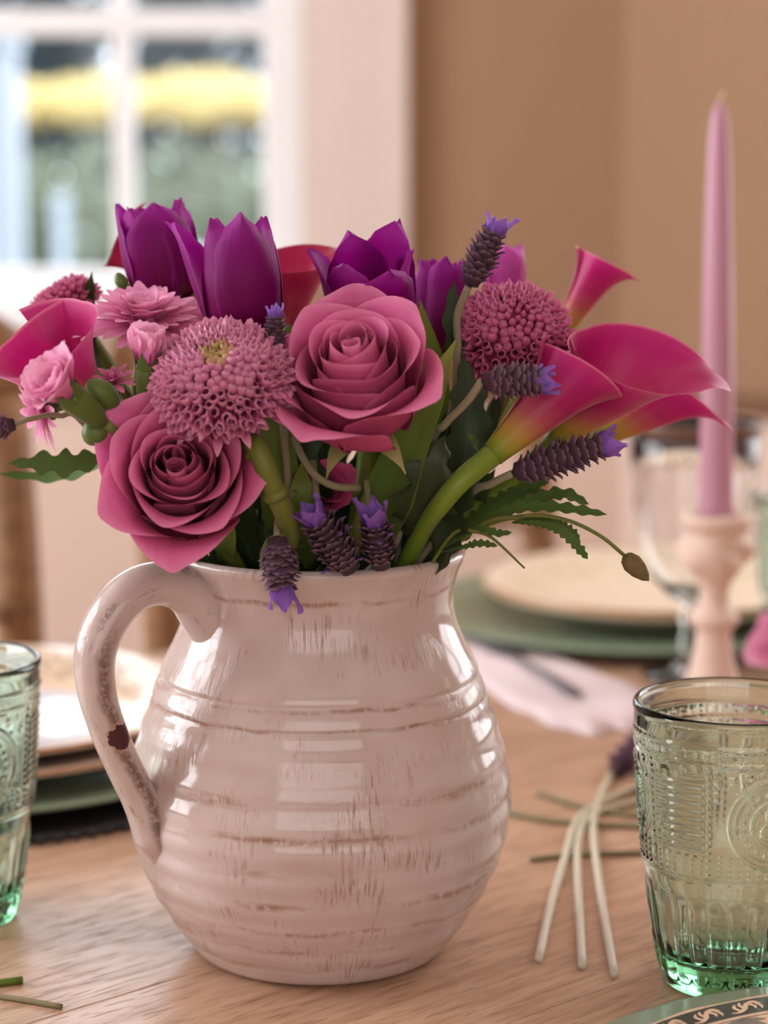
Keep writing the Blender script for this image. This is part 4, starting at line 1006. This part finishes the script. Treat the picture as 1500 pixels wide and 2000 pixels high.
lv7 = lavender('small pale lavender tip between the button chrysanthemum and middle rose', (541, 690, -.07), (538, 622, -.07), .0052, [(545, 730, -.06)], 'both', 7, 6, 5)
lv8 = lavender('dry brown lavender bud on a thin stem at the left edge', (30, 828, -.04), (-14, 838, -.04), .0055, [(60, 818, -.04), (115, 812, -.035), (180, 850, -.03)], 'none', 8, 5, 6, .0012)
# looping grey stem under the middle rose belongs to the middle lavender
link('stem', tube('stem', spline([at(572, 850, -.05), at(592, 895, -.058), at(618, 930, -.064), at(655, 950, -.066), at(702, 953, -.062)]), .0017, M_stem_l, 8, lv5.matrix_basis.inverted()), lv5)

# ------------------------------------------------------------------ leaves
up_c = (0.1, -.9, .3)
leaf(t2, [at(545, 1090, -.02), at(548, 960, -.04), at(535, 850, -.045), at(520, 770, -.04)], .0090, M_leaf_t, fold=.2, up=up_c, wtab=[(0, .4), (.4, 1), (.8, .9), (1, .1)])
leaf(t2, [at(600, 1110, -.03), at(600, 1020, -.045), at(590, 960, -.05), at(588, 905, -.045)], .0088, M_leaf_t, fold=.25, up=up_c)
leaf(t3, [at(735, 1080, -.02), at(780, 930, -.045), at(835, 790, -.055), at(890, 665, -.05)], .0125, M_leaf_t, fold=.25, up=(-.3, -.9, .3), wtab=[(0, .4), (.35, 1), (.75, .6), (1, .03)])
leaf(t4, [at(835, 1080, 0), at(850, 850, .01), at(838, 700, .0), at(820, 585, -.01)], .0090, M_leaf_t, fold=.3, up=up_c)
leaf(t1, [at(430, 1110, -.02), at(445, 1040, -.05), at(425, 985, -.055)], .0045, M_leaf_t, up=up_c)
leaf(dz1, [at(235, 885, -.01), at(150, 905, -.012), at(80, 905, -.012), at(15, 905, -.015)], .0090, M_leaf_d, teeth=5, depth=.55, fold=.1, up=(0, -.75, .66))
leaf(dz1, [at(215, 900, -.0), at(150, 925, .02), at(70, 930, .03), at(-10, 925, .03)], .0055, M_leaf_d, teeth=4, depth=.5, fold=.1, up=(0, -.75, .66))
leaf(bm2, [at(800, 1060, -.03), at(830, 970, -.05), at(850, 900, -.055), at(870, 850, -.05)], .0165, M_leaf, teeth=5, depth=.5, fold=.2, up=(.1, -.9, .35), wav=.15)
leaf(bm2, [at(905, 740, 0), at(885, 660, -.01), at(882, 590, -.01), at(890, 545, -.01)], .0055, M_leaf, teeth=4, depth=.4, up=up_c)
leaf(bm2, [at(870, 1000, -.03), at(905, 900, -.03), at(915, 800, -.025), at(905, 690, -.02)], .0120, M_leaf, teeth=6, depth=.35, up=up_c, wav=.1)
leaf(bm2, [at(935, 880, -.04), at(925, 860, -.05), at(912, 845, -.052)], .0025, M_leaf_d, teeth=3, depth=.4, up=up_c)
leaf(bm3, [at(190, 720, .03), at(170, 640, .04), at(176, 560, .03), at(180, 530, .03)], .0060, M_leaf, teeth=4, depth=.4, up=up_c)
leaf(bm3, [at(250, 900, 0), at(175, 700, .03), at(155, 630, .035), at(150, 590, .03)], .0050, M_leaf, up=up_c)
# filler leaves added to darken the throat of the pitcher
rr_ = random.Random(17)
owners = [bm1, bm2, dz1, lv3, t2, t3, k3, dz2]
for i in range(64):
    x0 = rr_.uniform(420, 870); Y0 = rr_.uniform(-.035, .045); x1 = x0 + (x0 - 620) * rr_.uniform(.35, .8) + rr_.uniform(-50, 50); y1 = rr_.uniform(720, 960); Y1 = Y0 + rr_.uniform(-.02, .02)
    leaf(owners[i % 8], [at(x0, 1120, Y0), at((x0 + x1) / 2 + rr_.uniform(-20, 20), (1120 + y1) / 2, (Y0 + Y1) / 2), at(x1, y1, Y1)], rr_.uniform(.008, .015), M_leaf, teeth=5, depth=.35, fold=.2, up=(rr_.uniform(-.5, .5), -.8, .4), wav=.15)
# toothed lavender leaves on the right
for pts, w in (([(870, 1085, -.03), (960, 1010, -.045), (1060, 990, -.05), (1185, 1005, -.055)], .0042), ([(860, 1060, -.03), (990, 1000, -.035), (1090, 965, -.03), (1150, 985, -.03)], .0052),
               ([(1000, 1020, -.05), (1060, 1025, -.055), (1105, 1045, -.06), (1148, 1092, -.062)], .0036), ([(1010, 1015, -.04), (1070, 1015, -.045), (1110, 1035, -.045), (1132, 1055, -.045)], .0038),
               ([(860, 1080, -.04), (900, 1070, -.055), (935, 1062, -.06), (972, 1066, -.06)], .0030), ([(850, 1080, -.035), (930, 1035, -.05), (970, 1042, -.055), (1000, 1040, -.055)], .0032),
               ([(850, 1070, -.01), (960, 990, -.01), (1040, 950, -.01), (1075, 935, -.01)], .0060), ([(880, 1070, -.02), (940, 1020, -.02), (1010, 975, -.015), (1065, 965, -.015)], .0055)):
    leaf(lv3, [at(*p) for p in pts], w, M_leaf_d, teeth=12, depth=.45, fold=.15, up=(0, -.6, .8), wtab=[(0, .25), (.3, .7), (.7, 1), (.92, .8), (1, .1)])
link('stem', tube('stem', spline([at(860, 1085, -.03), at(950, 1020, -.05), at(1020, 1010, -.052)]), .0012, M_stem, 8, lv3.matrix_basis.inverted()), lv3)
link('twig', tube('twig', spline([at(915, 1035, -.05), at(960, 1050, -.055), at(1025, 1110, -.058)]), [(0, .0009), (1, .0004)], M_stem, 6, lv3.matrix_basis.inverted()), lv3)
nb = thing('nodding_bud', 'olive bud nodding on a thin arching stem at right', 'flower bud', frame(at(1220, 1085, -.05), at(1268, 1135, -.052) - at(1220, 1085, -.05)))
BL = (at(1268, 1135, -.052) - at(1220, 1085, -.05)).length
link('bud', lathe('bud', [(1e-6, 0), (.0032, .001), (.0046, .30 * BL), (.0040, .58 * BL), (.0022, .85 * BL), (1e-6, BL)], 16, M_dry), nb)
for i in range(5): petal('bract', M_calyx, nb, BL * .6, .0032, [(0, 60), (.3, 5), (1, -12)], .0046, i * 1.2566, .001, 0, [(0, .6), (.4, 1), (1, .03)], 0, nu=5, nv=7)
link('stem', tube('stem', spline([at(1220, 1085, -.05), at(1170, 1045, -.05), at(1100, 1014, -.05), at(1020, 1008, -.05), at(930, 1035, -.045), at(850, 1090, -.035), V((PX, PY, TZ + .08))]), .0009, M_stem, 8, nb.matrix_basis.inverted()), nb)

# ------------------------------------------------------------------ cut stems and sprigs lying on the table
def lying(name, label, cat, pts, r, mat, group):
    P = [on(p[0], p[1], TZ + r + (p[2] if len(p) > 2 else 0)) for p in pts]; m = Matrix.Translation((P[0].x, P[0].y, TZ + .0003))
    t = thing(name, label, cat, m, group); link('stem', tube('stem', spline(P, 6), r, mat, 8, m.inverted()), t); return t, m
M_pale = petal_mat('pale_dry_stem', [(0, rgb(222, 210, 194)), (1, rgb(196, 184, 150))], .6, 0, .2, 6, .2)
def sprig(label, pts, hb, ht):
    t, m = lying('lavender_sprig', label, 'lavender sprig', pts, .0021, M_pale, 'loose lavender on the table')
    P, Q = on(*hb, TZ + .009), on(*ht, TZ + .009); ax = Q - P; L = ax.length; mi = m.inverted(); r_ = random.Random(int(hb[0]))
    hm = mi @ frame(P, ax)
    hd = link('flower_head', lathe('flower_head', [(1e-6, 0), (.004, .08 * L), (.0055, .5 * L), (.004, .9 * L), (1e-6, L)], 10, M_bract), t, hm)
    for j in range(6):
        for i in range(6):
            a = 2 * pi * (i + .5 * (j % 2)) / 6; f = (j + .4) / 6; s = .008
            link('bract', BR, hd, frame(V((.0045 * cos(a), .0045 * sin(a), f * L * .9)), V((cos(a) * .5, sin(a) * .5, .85)), V((-sin(a), cos(a), 0))) @ Matrix.Diagonal((s * .8, s * .8, s, 1)))
    tuft_petals(hd, Matrix.Translation((0, 0, L * .8)), .006, 4, 3)
sprig('pale lavender sprig on the table, the left of three spread stems', [(1052, 1872), (1075, 1770), (1105, 1670), (1122, 1612), (1150, 1580), (1210, 1552), (1264, 1532)], (1262, 1534), (1330, 1500))
sprig('pale lavender sprig on the table, the middle of three spread stems', [(1137, 1886), (1132, 1790), (1128, 1700), (1130, 1640), (1150, 1595), (1215, 1572), (1290, 1560)], (1288, 1560), (1370, 1540))
sprig('pale lavender sprig on the table, the right of three spread stems', [(1200, 1903), (1182, 1800), (1167, 1700), (1159, 1620), (1168, 1568), (1190, 1520), (1212, 1490)], (1206, 1500), (1262, 1438))
lying('cut_stem', 'dry cut stem on the table running straight right from the pitcher', 'stem', [(985, 1585), (1100, 1605), (1330, 1618)], .0017, M_stem_l, 'cut stems on the table')
lying('cut_stem', 'dry cut stem on the table crossing behind the three sprigs, nearest the viewer', 'stem', [(1034, 1678), (1140, 1668), (1330, 1664)], .0017, M_stem_l, 'cut stems on the table')
lying('cut_stem', 'dry cut stem on the table slanting behind the sprigs, farthest from the viewer', 'stem', [(1050, 1548), (1150, 1578), (1300, 1600)], .0017, M_stem_l, 'cut stems on the table')
lying('cut_stem', 'short green cut stem in the bottom left corner', 'stem', [(-60, 1926), (44, 1914)], .0018, M_stem_c, 'cut stems on the table')
lying('cut_stem', 'thin brown cut stem below the green one in the bottom left corner', 'stem', [(-60, 1938), (40, 1952), (120, 1966)], .0013, M_stem_l, 'cut stems on the table')
# loose flower by the candlestick
lf = carnation('pink carnation head resting beside the candlestick at the right edge', 1530, 1258, .425, (-.25, -.75, .55), .026, 16, 21, M_carn, .9, .6, None, False, 'loose flowers on the table')
